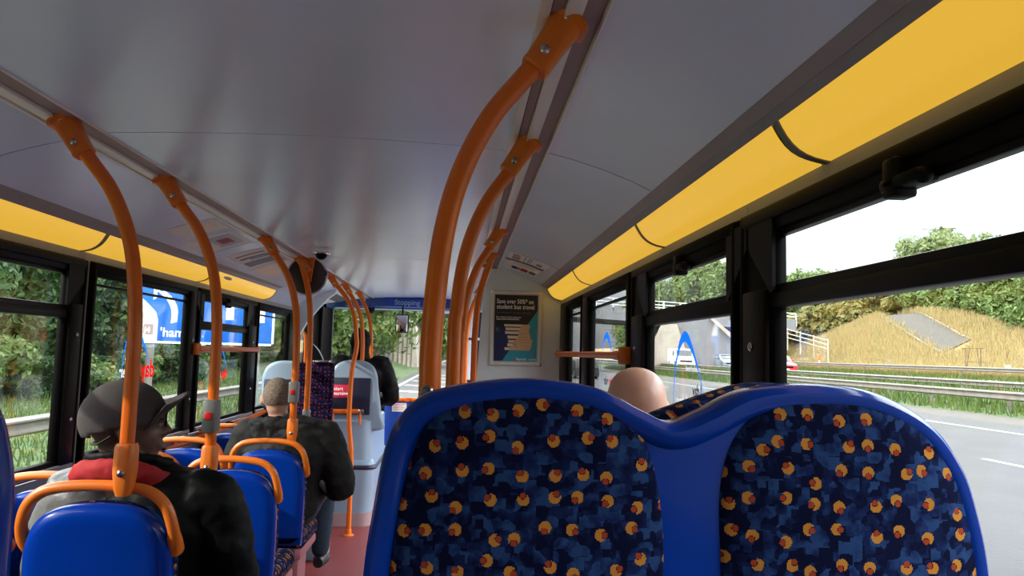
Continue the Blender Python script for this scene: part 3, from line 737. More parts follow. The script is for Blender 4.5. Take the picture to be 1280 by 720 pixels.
b = B(); b.ball(t.location+V((0, 0, .015)), (.036, .036, .034), 18, 10); b.build('lens', 'blackpl', t, t.location)

# front-left gusset wall, door opening, front posts
b = B(); b.prism([(-1.26, 2.05), (-.77, 2.05), (-.79, 1.985), (-.86, 1.93), (-.95, 1.83), (-1.04, 1.715), (-1.10, 1.61), (-1.14, 1.52), (-1.155, 1.40), (-1.16, .0), (-1.26, .0)], 'y', 7.40, 7.47)
struct(b.build('wall_front_left', 'panelgrey'))
b = B(); b.box((-1.25, 7.47, 2.085), (1.25, 9.35, 2.12)); b.box((.72, 5.36, 2.05), (1.25, 7.6, 2.1)); b.prism([(-1.25, 1.96), (-.70, 2.04), (-.70, 2.10), (-1.25, 2.10)], 'y', 7.475, 9.0); struct(b.build('ceiling_front', 'white'))
# folding door on the left
b = B()
for ya, yb in ((7.5, 8.02), (8.04, 8.58)):
    for (y0, y1, z0, z1) in ((ya, ya+.05, -.2, 1.95), (yb-.05, yb, -.2, 1.95), (ya, yb, -.2, .05), (ya, yb, 1.88, 1.95)): b.box((-1.20, y0, z0), (-1.16, y1, z1), .008)
d = struct(b.build('door_1', 'black'))
b = B(); b.box((-1.185, 7.52, 0), (-1.178, 8.56, 1.9)); b.build('pane', 'glass', d)
b = B(); b.tube(catmull([(-1.13, 7.62, .9), (-1.10, 7.62, 1.0), (-1.10, 7.62, 1.5), (-1.13, 7.62, 1.6)], 5), .014, 12); b.build('door_handle', 'orange', d)
# windscreen
b = B()
for (x0, x1, z0, z1) in ((-1.25, -1.13, .55, 2.05), (1.13, 1.25, .55, 2.05), (-1.25, 1.25, 1.93, 2.12), (-1.25, 1.25, .4, .86), (.02, .06, .86, 1.95)): b.box((x0, 9.28, z0), (x1, 9.36, z1), .012)
fr = struct(b.build('window_9', 'black'))
b = B(); b.box((-1.15, 9.30, .84), (1.15, 9.306, 1.96)); b.build('pane', 'glass', fr)
b = B(); b.tube([(-1.155, 8.62, .0), (-1.155, 8.62, 2.0)], .03, 12); b.box((-1.25, 8.6, -.2), (-1.15, 9.3, .85), .01); b.box((-1.22, 8.6, .85), (-1.17, 8.68, 2.0), .01); struct(b.build('trim_6', 'black'))
# black curved cowl inside the door
t = thing('door_cowl', (-1.05, 7.75, .0), 'black curved cowl rising inside the front door at the left of the windscreen', 'cowl'); o = t.location
b = B(); pr = catmull([(-1.14, .0), (-1.14, 1.30), (-1.13, 1.42), (-1.09, 1.49), (-1.04, 1.47), (-.98, 1.40), (-.93, 1.28), (-.91, 1.10), (-.91, .9), (-.91, 0)], 5)
b.prism([(p.x, p.y) for p in pr], 'y', 7.72, 7.80); b.build('panel', 'blackpl', t, o)
# dashboard, blue front panel, header
t = thing('dashboard', (-.2, 9.0, 0), 'pale blue dashboard ledge under the windscreen', 'dashboard'); o = t.location
b = B(); b.prism([(8.75, -.05), (8.75, .86), (8.82, .885), (9.27, .84), (9.27, -.05)], 'x', -.75, 1.14); b.build('ledge', 'paleblue', t, o)
t = thing('front_partition', (0, 8.4, 0), 'blue partition panel ahead of the aisle with an orange rail on top', 'partition'); o = t.location
b = B(); b.box((-.41, 8.40, -.05), (.60, 8.45, .88), .01); b.build('panel', 'bluedash', t, o)
b = B(); b.tube([(-.43, 8.40, .895), (.56, 8.40, .90)], .022, 14); b.box((-.46, 8.37, .87), (-.38, 8.43, .925), .01); b.box((-.14, 8.37, .875), (-.09, 8.43, .925), .008); b.build('rail', 'orange', t, o)
t = thing('paper_notice', (-.2, 8.396, .81), 'small white paper notice on the blue front partition', 'notice'); o = t.location
b = B(); b.box((-.283, 8.394, .765), (-.125, 8.399, .858)); s_ = b.build('sheet', 'white', t, o)
b = B()
for i in range(4): b.box((-.27, 8.3930, .842-i*.019), (-.14-.02*(i % 2), 8.3945, .847-i*.019))
b.build('print', 'redbtn', s_, o)
b = B(); b.box((-.92, 8.84, 1.945), (1.15, 8.94, 2.12), .012); b.box((-1.15, 8.94, 1.93), (1.15, 9.28, 2.06), .01); hd = struct(b.build('wall_header', 'headblue'))
t = thing('stopping_sign', (-.22, 8.82, 2.0), 'dark blue rounded sign reading Stopping above the windscreen', 'sign'); o = t.location
b = B(); b.box((-.46, 8.80, 1.948), (.10, 8.845, 2.058), .045, seg=5); sb = b.build('case', 'bluedash', t, o)
me = text_mesh('Stopping', .086, .001, .001); b = B(); b.mesh(me, frame_mx((-.34, 8.798, 1.975), (1, 0, 0), (0, 0, 1))); b.build('lettering', 'paleblue', sb, o)
t = thing('camera_dome', (-.62, 8.86, 1.92), 'black dome camera under the blue header', 'camera'); o = t.location
b = B(); b.ball((-.62, 8.86, 1.915), (.05, .05, .055), 18, 12); b.build('dome', 'blackpl', t, o)
b = B(); b.lathe([(.03, .06), (.045, .05), (.05, .03), (.03, .03)], (-.62, 8.86, 1.90), 18); b.build('mount', 'headblue', t, o)
t = thing('interior_mirror', (-.23, 8.75, 1.75), 'black framed interior mirror hanging by the windscreen', 'mirror'); o = t.location
b = B(); b.box((-.315, 8.74, 1.645), (-.16, 8.78, 1.86), .02, seg=4); fm = b.build('frame', 'blackpl', t, o)
b = B(); b.box((-.303, 8.7375, 1.658), (-.172, 8.7405, 1.847), .001); b.build('glass', 'chrome', t, o)
b = B(); b.tube([(-.237, 8.77, 1.85), (-.237, 8.78, 1.96)], .009, 10); b.build('stem', 'blackpl', t, o)
# driver's cab screen on the right
b = B(); b.box((.515, 7.50, -.05), (.575, 7.56, 2.06), .008); b.box((.50, 7.5, 1.56), (1.15, 7.54, 1.585)); b.box((.50, 7.5, 1.14), (1.15, 7.54, 1.165)); cs = struct(b.build('wall_cab', 'panelgrey'))
b = B(); b.box((.57, 7.51, 1.84), (1.2, 7.53, 2.06)); b.build('upper_panel', 'paleblue', cs)
b = B(); b.box((.57, 7.51, -.05), (1.2, 7.53, 1.84)); b.build('lower_panel', 'navy', cs)
b = B(); b.box((.56, 7.505, 1.845), (1.2, 7.512, 1.86)); b.build('strip', 'white', cs)

# purple seat pad facing back, pale front seats, wheel box
t = thing('seat_pad', (-.60, 5.6, 0), 'tall purple dotted seat pad ahead of the man in black', 'seat pad'); o = t.location
b = B(); b.box((-.735, 5.58, .62), (-.470, 5.66, 1.335), .025, seg=4); b.box((-.70, 5.40, .60), (-.428, 5.60, .86), .04, seg=4); b.build('pad', 'moqfar', t, o)
b = B(); b.box((-.72, 5.66, .1), (-.48, 5.70, 1.32), .015); b.box((-.70, 5.44, -.05), (-.45, 5.68, .6), .02); b.build('backing', 'greyblue', t, o)
b = B(); b.box((-.62, 5.56, 1.335), (-.50, 5.68, 1.352), .006); b.build('top_edge', 'chrome', t, o)
def pale_seat(name, loc, label, full):
    t = thing(name, loc, label, 'seat'); o = V((0, 0, 0))
    out = [(-.20, -.45), (-.205, -.2), (-.20, -.12), (-.165, -.045), (-.09, -.006), (0, 0), (.09, -.012), (.155, -.055), (.19, -.13), (.205, -.25), (.235, -.45), (.24, -.60), (-.2, -.60)]
    b = B(); shell_rings(b, catmull(out, 5), [(.03, .0), (.01, .004), (0, .015), (0, .05), (.012, .062)]); b.build('shell', 'greyblue', t)
    b = B(); b.box((-.185, -.012, -.47), (.14, .006, -.152), .01); b.build('back_panel', 'navy', t)
    b = B(); b.box((-.18, .06, -.55), (.18, .42, -.46), .03); b.build('seat_cushion', 'moqfar', t)
    return t
ps = pale_seat('front_seat', (-.455, 6.6, 1.345), 'pale blue-grey front seat with a crimson notice on its back', True)
t = ps
b = B(); b.box((-.18, -.017, -.325), (-.035, -.011, -.215), .008); nt_ = b.build('notice', 'pinkred', t)
for s, z in (('start', -.262), ('earning', -.302)):
    me = text_mesh(s, .042, .0006, .0008); b = B(); b.mesh(me, frame_mx((-.172 if s == 'earning' else -.172, -.0178, z), (1, 0, 0), (0, 0, 1))); b.build('lettering', 'whiteprint', nt_)
dup_seat = pale_seat('front_seat', (-.965, 6.3, 1.33), 'pale blue-grey front seat by the window, left of the purple pad', False)
t = thing('small_rail', (-.5, 6.55, .87), 'short orange rail across the back of the pale front seat', 'handrail'); o = t.location
b = B(); b.tube([(-.64, 6.52, .905), (-.37, 6.52, .91)], .02, 12); b.tube([(-.625, 6.52, .905), (-.625, 6.52, .72)], .02, 12); b.tube([(-.385, 6.52, .90), (-.385, 6.52, .80)], .012, 10); b.build('tube', 'orange', t, o)
b = B(); b.box((-.40, 6.50, .89), (-.355, 6.54, .93), .006); b.build('end_cap', 'chrome', t, o)
t = thing('wheel_box', (-.45, 6.8, -.05), 'pale grey moulded wheel box under the front seat, left of the aisle', 'wheel box'); o = t.location
def rr(x0, x1, y0, y1, r, n=6):
    out = []
    for cx, cy, a in ((x1-r, y0+r, -90), (x1-r, y1-r, 0), (x0+r, y1-r, 90), (x0+r, y0+r, 180)):
        for i in range(n+1):
            th = R(a+90*i/n); out.append((cx+r*math.cos(th), cy+r*math.sin(th)))
    return out
b = B(); b.loft([[(x, y, z) for x, y in rr(-1.14, xe, ye, 7.7, .10)] for z, xe, ye in ((.82, -.32, 6.60), (.835, -.31, 6.58), (.82, -.285, 6.55), (.50, -.275, 6.53), (.47, -.25, 6.50), (.43, -.245, 6.49), (.30, -.25, 6.50), (.0, -.27, 6.52))])
b.build('moulding', 'greyblue', t, o)
b = B(); b.loft([[(x, y, z) for x, y in rr(-1.14, xe, ye, 7.72, .10)] for z, xe, ye in ((.46, -.235, 6.485), (.44, -.225, 6.475), (.425, -.235, 6.485))]); b.build('band', 'navy', t, o)
b = B(); b.loft([[(x, y, z) for x, y in rr(-1.14, -.26, 6.5, 7.72, .1)] for z in (-.05, .06)]); b.build('kick_strip', 'groove', t, o)
t = thing('priority_label', (-1.165, 4.48, .83), 'small red label on the side lining behind the blue window seat', 'label')
b = B(); b.box((-1.167, 4.42, .815), (-1.163, 4.54, .89)); s_ = b.build('plate', 'pinkred', t, t.location)
b = B(); b.ball((-1.1625, 4.48, .866), (.001, .012, .012)); b.box((-1.1628, 4.45, .83), (-1.162, 4.51, .85)); b.build('symbol', 'whiteprint', s_, t.location)
# under-seat side box on the floor by row 4
t = thing('floor_duct', (-.28, 4.3, -.05), 'pink edged floor plinth under the seats left of the aisle', 'plinth')
b = B(); b.box((-1.15, 2.4, -.05), (-.36, 4.75, .0), .01); b.build('plinth', 'lilac', t, t.location)
b = B(); b.box((-.36, 2.4, -.05), (-.345, 4.75, .03), .004); b.build('edging', 'floortrim', t, t.location)

# ------------------------------------------------------------------ people
def limb(b, pts, rs, seg=14):
    q = catmull(pts, 4); n = len(pts); rr_ = []
    for i in range(len(q)):
        u = i/4; k = min(int(u), n-2); rr_.append(rs[k]+(rs[k+1]-rs[k])*(u-k))
    b.tube(q, rr_, seg); b.ball(q[0], rr_[0], 12, 8); b.ball(q[-1], rr_[-1], 12, 8)
def hand(b, w, d, side, s=1):
    """palm and five fingers, curled over a thigh; w wrist, d direction of the fingers"""
    w, d = V(w), V(d).normalized(); lat = d.cross(V((0, 0, 1))).normalized(); dn = V((0, 0, -1))
    b.tube([w, w+d*.03, w+d*.08, w+d*.095], [(.022, .018), (.034, .016), (.040, .014), (.034, .011)], 12, up=lat)
    for i, (off, L) in enumerate(((-.029, .066), (-.010, .075), (.010, .070), (.028, .055))):
        p = w+d*.085+lat*off
        q = [p, p+d*L*.45+dn*.004, p+d*L*.75+dn*.014, p+d*L*.92+dn*.03]
        b.tube(catmull(q, 3), [.0095-.0003*j for j in range(10)], 8); b.ball(q[-1], .0075, 8, 6)
    p = w+d*.03+lat*(-.03*side)
    q = [p, p+d*.025-lat*.022*side+dn*.004, p+d*.055-lat*.028*side+dn*.012]
    b.tube(catmull(q, 3), [.012-.0004*j for j in range(7)], 8); b.ball(q[-1], .009, 8, 6)
def head_into(b, c, rot, s=1.0, bald=False):
    """head with face: c = centre of skull, rot turns the face (local +y is forward)"""
    t = B()
    t.ball((0, -.008, .018), (.084, .100, .092), 28, 20)          # cranium
    t.ball((0, -.006, .042), (.080, .092, .068), 24, 16)
    t.ball((0, .018, -.035), (.062, .074, .085), 24, 16)          # face / jaw mass
    t.ball((0, .045, -.095), (.040, .038, .030), 16, 10)          # chin
    t.ball((0, -.03, -.045), (.058, .055, .06), 16, 10)           # nape
    t.tube([(0, .082, .012), (0, .098, -.012), (0, .112, -.034), (0, .10, -.044)], [.010, .012, .016, .011], 12)
    t.ball((.012, .098, -.038), .010, 10, 8); t.ball((-.012, .098, -.038), .010, 10, 8)
    t.tube([(-.045, .070, .022), (0, .090, .026), (.045, .070, .022)], [.010, .011, .010], 10)   # brow
    t.tube([(-.022, .082, -.070), (0, .092, -.068), (.022, .082, -.070)], [.006, .010, .006], 10)  # lips
    t.tube([(-.020, .082, -.081), (0, .090, -.081), (.020, .082, -.081)], [.006, .009, .006], 10)
    for sx in (-1, 1):
        t.ball((sx*.030, .078, .003), (.013, .012, .011), 12, 8)                               # eyes
        t.ball((sx*.086, -.012, -.012), (.010, .022, .034), 14, 10, Matrix.Rotation(R(-12), 3, 'X'))  # ear
        t.ball((sx*.088, -.020, -.006), (.010, .012, .026), 12, 8)
    me = bpy.data.meshes.new('h'); t.bm.to_mesh(me); t.bm.free()
    m4 = Matrix.Translation(V(c)) @ rot.to_4x4() @ Matrix.Scale(s, 4)
    b.mesh(me, m4); bpy.data.meshes.remove(me)
def wrinkle(amp, sc):
    return lambda p: amp*(noise.noise(p*sc)+.6*noise.noise(p*sc*2.3+V((5, 2, 1))))
def person(loc, label, hip, chest, neck, head, hrot, sh, skin, coat, legm='jeans', hair=None, vox=.007, coat_fat=1.0, hs=1.0, elbowout=.08):
    """seated figure in world-aligned local metres; hip / chest / neck / head are points, sh = shoulder half width"""
    t = thing('person', loc, label, 'person')
    hip, chest, neck, head = V(hip), V(chest), V(neck), V(head)
    L_sh, R_sh = chest+V((-sh, 0, .06)), chest+V((sh, 0, .06))
    el = [V((s*(sh+elbowout), .06, chest.z-.22)) + V((chest.x, chest.y, 0)) for s in (-1, 1)]
    wr = [V((s*.13+hip.x, hip.y+.33, hip.z+.10)) for s in (-1, 1)]
    kn = [V((s*.13+hip.x, hip.y+.46, hip.z+.03)) for s in (-1, 1)]
    an = [V((s*.13+hip.x, hip.y+.45, hip.z-.38)) for s in (-1, 1)]
    b = B()
    tors = [(hip, .15, .11), (hip.lerp(chest, .35), .14, .105), (chest, .165, .115), (chest+V((0, 0, .08)), .13, .09), (neck, .055, .058)]
    b.tube([q[0] for q in tors], [(q[1], q[2]) for q in tors], 20, up=(1, 0, 0)); b.ball(hip, (.16, .12, .10))
    limb(b, [neck-V((0, 0, .04)), neck, head-V((0, .01, .05))], [.062, .056, .054])
    head_into(b, head, hrot, hs)
    for i, s in enumerate((-1, 1)):
        S = (L_sh, R_sh)[i]
        limb(b, [S, el[i], wr[i]], [.052, .042, .028]); hand(b, wr[i], (-.15*s, 1, -.1), -s)
        limb(b, [hip+V((s*.09, 0, 0)), kn[i], an[i]], [.082, .06, .042])
    remesh(b, vox, 4).build('body', skin, t, smooth=True, ang=180)
    # coat
    b = B(); f = coat_fat
    tors = [(hip-V((0, 0, .03)), .185, .145), (hip.lerp(chest, .4), .185, .145), (chest, .20*f, .15*f), (chest+V((0, 0, .09)), .165*f, .12*f), (neck-V((0, 0, .02)), .085*f, .085*f)]
    b.tube([q[0] for q in tors], [(q[1], q[2]) for q in tors], 24, up=(1, 0, 0)); b.ball(tors[0][0], (.185, .145, .06))
    for i, s in enumerate((-1, 1)):
        S = (L_sh, R_sh)[i]; e = wr[i]+(wr[i]-el[i]).normalized()*(-.02)
        limb(b, [S-V((s*.05, 0, -.01)), S, el[i], e], [.085*f, .078*f, .066*f, .046], 16)
    c_ = remesh(b, .011, 5, wrinkle(.007, 14)).build('coat', coat, t, ang=180)
    b = B()
    for i, s in enumerate((-1, 1)):
        limb(b, [hip+V((s*.09, 0, -.01)), kn[i], an[i]+V((0, 0, .03))], [.096, .074, .056], 16)
    b.ball(hip-V((0, 0, .03)), (.175, .13, .09))
    remesh(b, .012, 4, wrinkle(.004, 16)).build('trousers', legm, t, ang=180)
    for i in (0, 1):
        b = B(); a = an[i]; b.tube([a+V((0, -.06, -.04)), a+V((0, -.02, -.035)), a+V((0, .09, -.055)), a+V((0, .17, -.065)), a+V((0, .19, -.068))], [(.03, .032), (.04, .045), (.045, .034), (.042, .026), (.025, .015)], 16, up=(1, 0, 0)); b.build('shoe', 'shoe', t)
    if hair:
        hb = B()
        g = bmesh.new(); bmesh.ops.create_uvsphere(g, u_segments=40, v_segments=28, radius=1)
        bmesh.ops.delete(g, geom=[v for v in g.verts if (v.co.z < -.62-.0*v.co.y) or (v.co.y > .25 and v.co.z < .62-.35*(1-v.co.y)) or (abs(v.co.x) > .78 and v.co.z < -.15 and v.co.y > -.25)], context='VERTS')
        for v in g.verts: v.co = V((v.co.x*.083, v.co.y*.104-.010, v.co.z*.101+.020)) + V((0, 0, 0))
        for v in g.verts: v.co += v.co.normalized()*.003*noise.noise(v.co*60)
        me = bpy.data.meshes.new('h'); g.to_mesh(me); g.free()
        hb.mesh(me, Matrix.Translation(head) @ hrot.to_4x4() @ Matrix.Scale(hs, 4)); bpy.data.meshes.remove(me)
        hb.build('hair', hair, t, ang=180)
    return t
I3 = Matrix.Identity(3)
# 1: capped man, looking to the right
hr = Matrix.Rotation(R(-64), 3, 'Z') @ Matrix.Rotation(R(6), 3, 'X')
HX = V((-.058, .13, .693))
p1 = person((-.49, 2.25, .50), 'man in a charcoal cap, glasses and black coat with red collar, seated at bottom left', (0, .17, .09), (.01, .12, .40), (-.04, .11, .55), HX, hr, .215, 'skindark', 'coat', coat_fat=1.08, elbowout=.06)
cm = Matrix.Translation(HX) @ hr.to_4x4()
g = bmesh.new(); bmesh.ops.create_uvsphere(g, u_segments=48, v_segments=32, radius=1)
bmesh.ops.delete(g, geom=[v for v in g.verts if v.co.z < -.24-.20*max(0, -v.co.y) or (v.co.z < -.02 and v.co.y < -.5 and abs(v.co.x) < .48 and v.co.z < .0-.9*(abs(v.co.x))**2+.02 and v.co.z > -.25 and False)], context='VERTS')
for v in g.verts: v.co = V((v.co.x*.097, v.co.y*.119-.010, v.co.z*.112+.022))
me = bpy.data.meshes.new('c'); g.to_mesh(me); g.free(); b = B(); b.mesh(me, cm)
b.ball(cm @ V((0, -.008, .132)), .008, 10, 8)
cap = b.build('cap', 'cap', p1, ang=180)
md = cap.modifiers.new('s', 'SOLIDIFY'); md.thickness = .004; md.offset = 1
b = B(); n = 14; top, bot = [], []
rows_ = []
for i in range(7):
    r_ = i/6; row = []
    for j in range(n+1):
        a = R(-68+136*j/n); x = math.sin(a)*(.088+.004*r_); y = .092*math.cos(a)+.004+r_*.082*math.cos(a)**.3
        z = .020+.062*r_-.45*(x*x)/.086*(1-.25*r_)
        row.append(cm @ V((x, y, z)))
    rows_.append(row)
b.loft(rows_, closed=False, caps=False); br = b.build('cap_brim', 'cap', cap, ang=180); md = br.modifiers.new('s', 'SOLIDIFY'); md.thickness = .004
b = B(); pts = [cm @ V((x, y, z)) for x, y, z in catmull([(-.084, -.045, -.02), (-.058, -.078, -.040), (0, -.094, -.046), (.058, -.078, -.040), (.084, -.045, -.02)], 5)]
b.tube(pts, [(.003, .009)]*len(pts), 8, up=(0, 0, 1)); b.build('cap_strap', 'cap', cap)
b = B()
for sx in (-1, 1):
    ring = [cm @ V((sx*.033+.026*math.copysign(abs(math.cos(a))**.6, math.cos(a)), .106-.10*abs(sx*.033+.026*math.cos(a))*.35, .002+.019*math.copysign(abs(math.sin(a))**.6, math.sin(a)))) for a in [2*math.pi*i/20 for i in range(20)]]
    b.tube(ring+[ring[0]], .0022, 8); b.tube([cm @ V((sx*.060, .096, .010)), cm @ V((sx*.080, .05, .010)), cm @ V((sx*.088, -.01, .006)), cm @ V((sx*.086, -.03, -.012))], .002, 8)
b.tube([cm @ V((-.008, .106, .006)), cm @ V((.008, .106, .006))], .002, 8); b.build('glasses', 'blackpl', p1)
b = B(); pts = catmull([(-.185, .10, .51), (-.14, .03, .557), (-.05, .0, .577), (.03, .01, .567), (.09, .06, .535), (.11, .13, .515)], 6)
b.tube(pts, [(.014+.010*math.sin(math.pi*i/(len(pts)-1)), .024+.014*math.sin(math.pi*i/(len(pts)-1))) for i in range(len(pts))], 16, up=(0, -1, .3))
remesh(b, .008, 3, wrinkle(.006, 22)).build('red_collar', 'red', p1, ang=180)
b = B(); pts = catmull([(-.15, .12, .565), (-.11, .04, .59), (-.04, .02, .60), (.03, .05, .59), (.07, .13, .565)], 6); b.tube(pts, [(.018, .034)]*len(pts), 14, up=(0, -1, 0))
remesh(b, .008, 3, wrinkle(.005, 22)).build('collar', 'coat', p1, ang=180)
# sunlight on the left shoulder and upper back, painted as a paler coat layer
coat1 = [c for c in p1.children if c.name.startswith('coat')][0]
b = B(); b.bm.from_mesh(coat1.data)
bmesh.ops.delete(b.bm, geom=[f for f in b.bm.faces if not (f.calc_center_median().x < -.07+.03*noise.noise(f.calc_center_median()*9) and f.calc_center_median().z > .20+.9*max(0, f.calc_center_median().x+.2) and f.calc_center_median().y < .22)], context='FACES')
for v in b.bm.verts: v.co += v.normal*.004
litp = b.build('coat_sun_patch', 'greycloth', p1, ang=180); md = litp.modifiers.new('s', 'SOLIDIFY'); md.thickness = .004
# 2: man in the black coat
hd2 = V((-.045, .17, .705))
p2 = person((-.545, 4.27, .44), 'man with short grey hair in a loose black coat, seated left of the aisle', (.03, .17, .09), (.03, .14, .42), (-.02, .15, .565), hd2, Matrix.Rotation(R(6), 3, 'Z'), .22, 'skinmid', 'coatgrey', hair='hair', coat_fat=1.28, elbowout=.085)
b = B(); pts = catmull([(-.18, .12, .52), (-.11, .05, .545), (-.02, .035, .56), (.07, .05, .545), (.14, .12, .52)], 6); b.tube(pts, [(.032, .055)]*len(pts), 16, up=(0, -1, 0)); b.ball((-.02, .05, .50), (.13, .05, .08))
remesh(b, .010, 4, wrinkle(.012, 18)).build('hood', 'coatgrey', p2, ang=180)
# 3: bald man behind the double seat
p3 = person((.955, 2.02, .70), 'bald man seen from behind over the dip of the large double seat', (0, .17, .09), (0, .12, .35), (0, .11, .49), (.008, .09, .600), Matrix.Rotation(R(-6), 3, 'Z') @ Matrix.Rotation(R(4), 3, 'Y'), .15, 'skin', 'shirt', elbowout=.02)
# 4: dark figure at the front
p4 = person((-.490, 7.0, .775), 'person in black seen from behind, seated beyond the pale front seat', (0, .17, .09), (0, .20, .44), (0, .20, .60), (-.01, .22, .745), I3, .215, 'skindark', 'coat', legm='coat', hair='hairblack', coat_fat=1.2)

b = B(); hc = V((-.01, .22, .745)); b.ball(hc+V((0, -.012, .0)), (.098, .112, .128), 28, 20); b.tube([hc+V((0, -.02, -.08)), hc+V((0, -.03, -.17)), hc+V((0, -.03, -.24))], [(.085, .09), (.095, .10), (.14, .11)], 20)
remesh(b, .012, 4, wrinkle(.004, 20)).build('hood', 'coat', p4, ang=180)
SKY = (.74, 9.0)

# ------------------------------------------------------------------ outside: ground
def sstep(a, c, x):
    t = max(0, min(1, (x-a)/(c-a))); return t*t*(3-2*t)
def hgt(x, y):
    if x < 0:
        z = -.42+.25*sstep(-5, -12, x)+2.0*sstep(-14, -30, x)
        z += 1.4*sstep(26, 60, y)*sstep(-4.2, -10, x)
        return z
    z = -.42+.84*sstep(20.2, 24.2, x)
    z += .10*sstep(35.5, 37, x)
    top = 3.3+2.8*sstep(56, 74, y)*(1-sstep(79, 97, y))
    z += top*sstep(37, 48, x)+2.0*sstep(48, 75, x)
    z += .12*noise.noise(V((x*.4, y*.4, 0)))*sstep(36.5, 40, x)
    return z
def terrain(name, xs, ys, m, dz=0, kind='structure'):
    b = B(); g = [[b.bm.verts.new((x, y, hgt(x, y)+dz)) for x in xs] for y in ys]
    for i in range(len(ys)-1):
        for j in range(len(xs)-1): b.bm.faces.new((g[i][j], g[i][j+1], g[i+1][j+1], g[i+1][j]))
    o = b.build(name, m); o['kind'] = kind; return o
def rng(a, c, s):
    n = int(round((c-a)/s)); return [a+(c-a)*i/n for i in range(n+1)]
ys = rng(-40, 260, 3)
terrain('left_verge', rng(-60, -3.3, 1.8), ys, 'grass')
b = B(); b.quad((-3.4, -60, -.40), (18.6, -60, -.40), (18.6, 300, -.40), (-3.4, 300, -.40)); struct(b.build('road', 'asphalt'))
b = B(); b.quad((18.0, -60, -.398), (20.4, -60, -.40), (20.4, 300, -.40), (18.0, 300, -.398)); struct(b.build('road_edge', 'kerb'))
terrain('central_reserve', rng(19.9, 25.2, .5), ys, 'grass')
b = B(); b.quad((24.2, -60, .44), (35.4, -60, .46), (35.4, 300, .46), (24.2, 300, .44)); struct(b.build('far_road', 'asphalt'))
terrain('far_bank', rng(35.2, 70, 1.0)+rng(75, 140, 10), rng(-30, 260, 2), 'drygrass')
b = B()
for k in range(-3, 26): b.quad((10.78, 14.35+9*k-2.0, -.396), (10.93, 14.35+9*k-2.0, -.396), (10.93, 14.35+9*k, -.396), (10.78, 14.35+9*k, -.396))
struct(b.build('lane_dashes', 'whitepaint'))
b = B(); b.quad((15.65, -40, -.396), (15.85, -40, -.396), (15.85, 250, -.396), (15.65, 250, -.396)); struct(b.build('edge_line', 'whitepaint'))
b = B()
for k in range(7): y = 19+6*k; b.quad((-2.6, y+3.2, -.395), (-2.4, y+3.9, -.395), (2.2, y+.9, -.395), (2.2, y, -.395))
b.quad((-2.9, 8, -.395), (-2.7, 8, -.395), (-2.5, 160, -.395), (-2.75, 160, -.395)); b.quad((.4, 14, -.394), (.7, 14, -.394), (2.2, 90, -.394), (1.9, 90, -.394))
struct(b.build('chevron_lines', 'whitepaint'))
b = B()
for xx in (24.6, 34.9): b.quad((xx, -40, .475), (xx+.18, -40, .475), (xx+.18, 250, .475), (xx, 250, .475))
struct(b.build('far_edge_lines', 'whitepaint'))
# slip road climbing the far bank, distance haze put into its paler colour
SLIP = []
b = B(); pl = [(43.2, 62), (44.0, 66), (45.0, 70.5), (46.6, 76), (49.0, 82), (53.0, 90)]
def ribbon(b, pl, w0, w1, dz, wid=None):
    q = catmull([V((x, y)) for x, y in pl], 6); rows = []
    for i, p in enumerate(q):
        d = (q[min(i+1, len(q)-1)]-q[max(i-1, 0)]).normalized(); nn = V((d.y, -d.x))
        ww = [w0+(w1-w0)*k/4 for k in range(5)]
        rows.append([(p.x+nn.x*w, p.y+nn.y*w, hgt(p.x+nn.x*w, p.y+nn.y*w)+dz+.06) for w in ww])
    b.loft(rows, closed=False, caps=False)
SLIP += [(q.x, q.y) for q in catmull([V((x, y)) for x, y in pl], 6)]
ribbon(b, pl, -1.3, 1.2, .10); struct(b.build('slip_road', 'kerb'))
b = B(); ribbon(b, pl, -1.2, -1.1, .15); ribbon(b, pl, 1.2, 1.3, .15); struct(b.build('slip_road_lines', 'whitepaint'))

# guard rails
WB = [(0, 0), (.02, .03), (.08, .045), (.08, .075), (.02, .095), (0, .12), (.0, .19), (.02, .215), (.08, .235), (.08, .265), (.02, .28), (0, .31)]
def guard(name, x, ya, yb, zb, post_to, step, label, face=-1, hh=1.0, flat=False):
    t = thing(name, (x, ya, post_to), label, 'guard rail'); o = t.location
    if flat: pr = [(0, 0), (.06, 0), (.06, .16), (0, .16)]
    else: pr = WB+[(p[0]-.006, p[1]) for p in reversed(WB)]
    b = B(); b.prism([(x+face*p, zb+q*hh) for p, q in pr], 'y', ya, yb); b.build('beam', 'galv', t, o)
    y = ya+step*.4; first = None
    while y < yb:
        if first is None:
            b = B(); b.box((x+.02, y-.05, post_to), (x+.12, y+.05, zb+.22*hh)); b.box((x-.0, y-.04, zb+.08*hh), (x+.05, y+.04, zb+.2*hh)); first = b.build('post', 'galv', t, o)
            yf = y
        else:
            c = first.copy(); C.objects.link(c); c.parent = t; c.location = (0, y-yf, 0)
        y += step
guard('guard_rail', 20.9, 2, 150, .16, -.45, 4.6, 'nearer steel guard rail of the central reservation, on posts in the grass', hh=1.1)
guard('guard_rail', 23.3, 2, 150, .52, -.2, 4.6, 'second steel guard rail of the central reservation, beyond the grass strip', hh=.85)
guard('guard_rail', 36.3, 10, 160, 1.02, .4, 6.5, 'far steel guard rail at the foot of the dry grass bank', hh=1.0)
guard('guard_rail', -5.7, 1.5, 60, .10, -.5, 3.2, 'galvanised guard rail on the grass verge to the left', face=1, hh=.85)

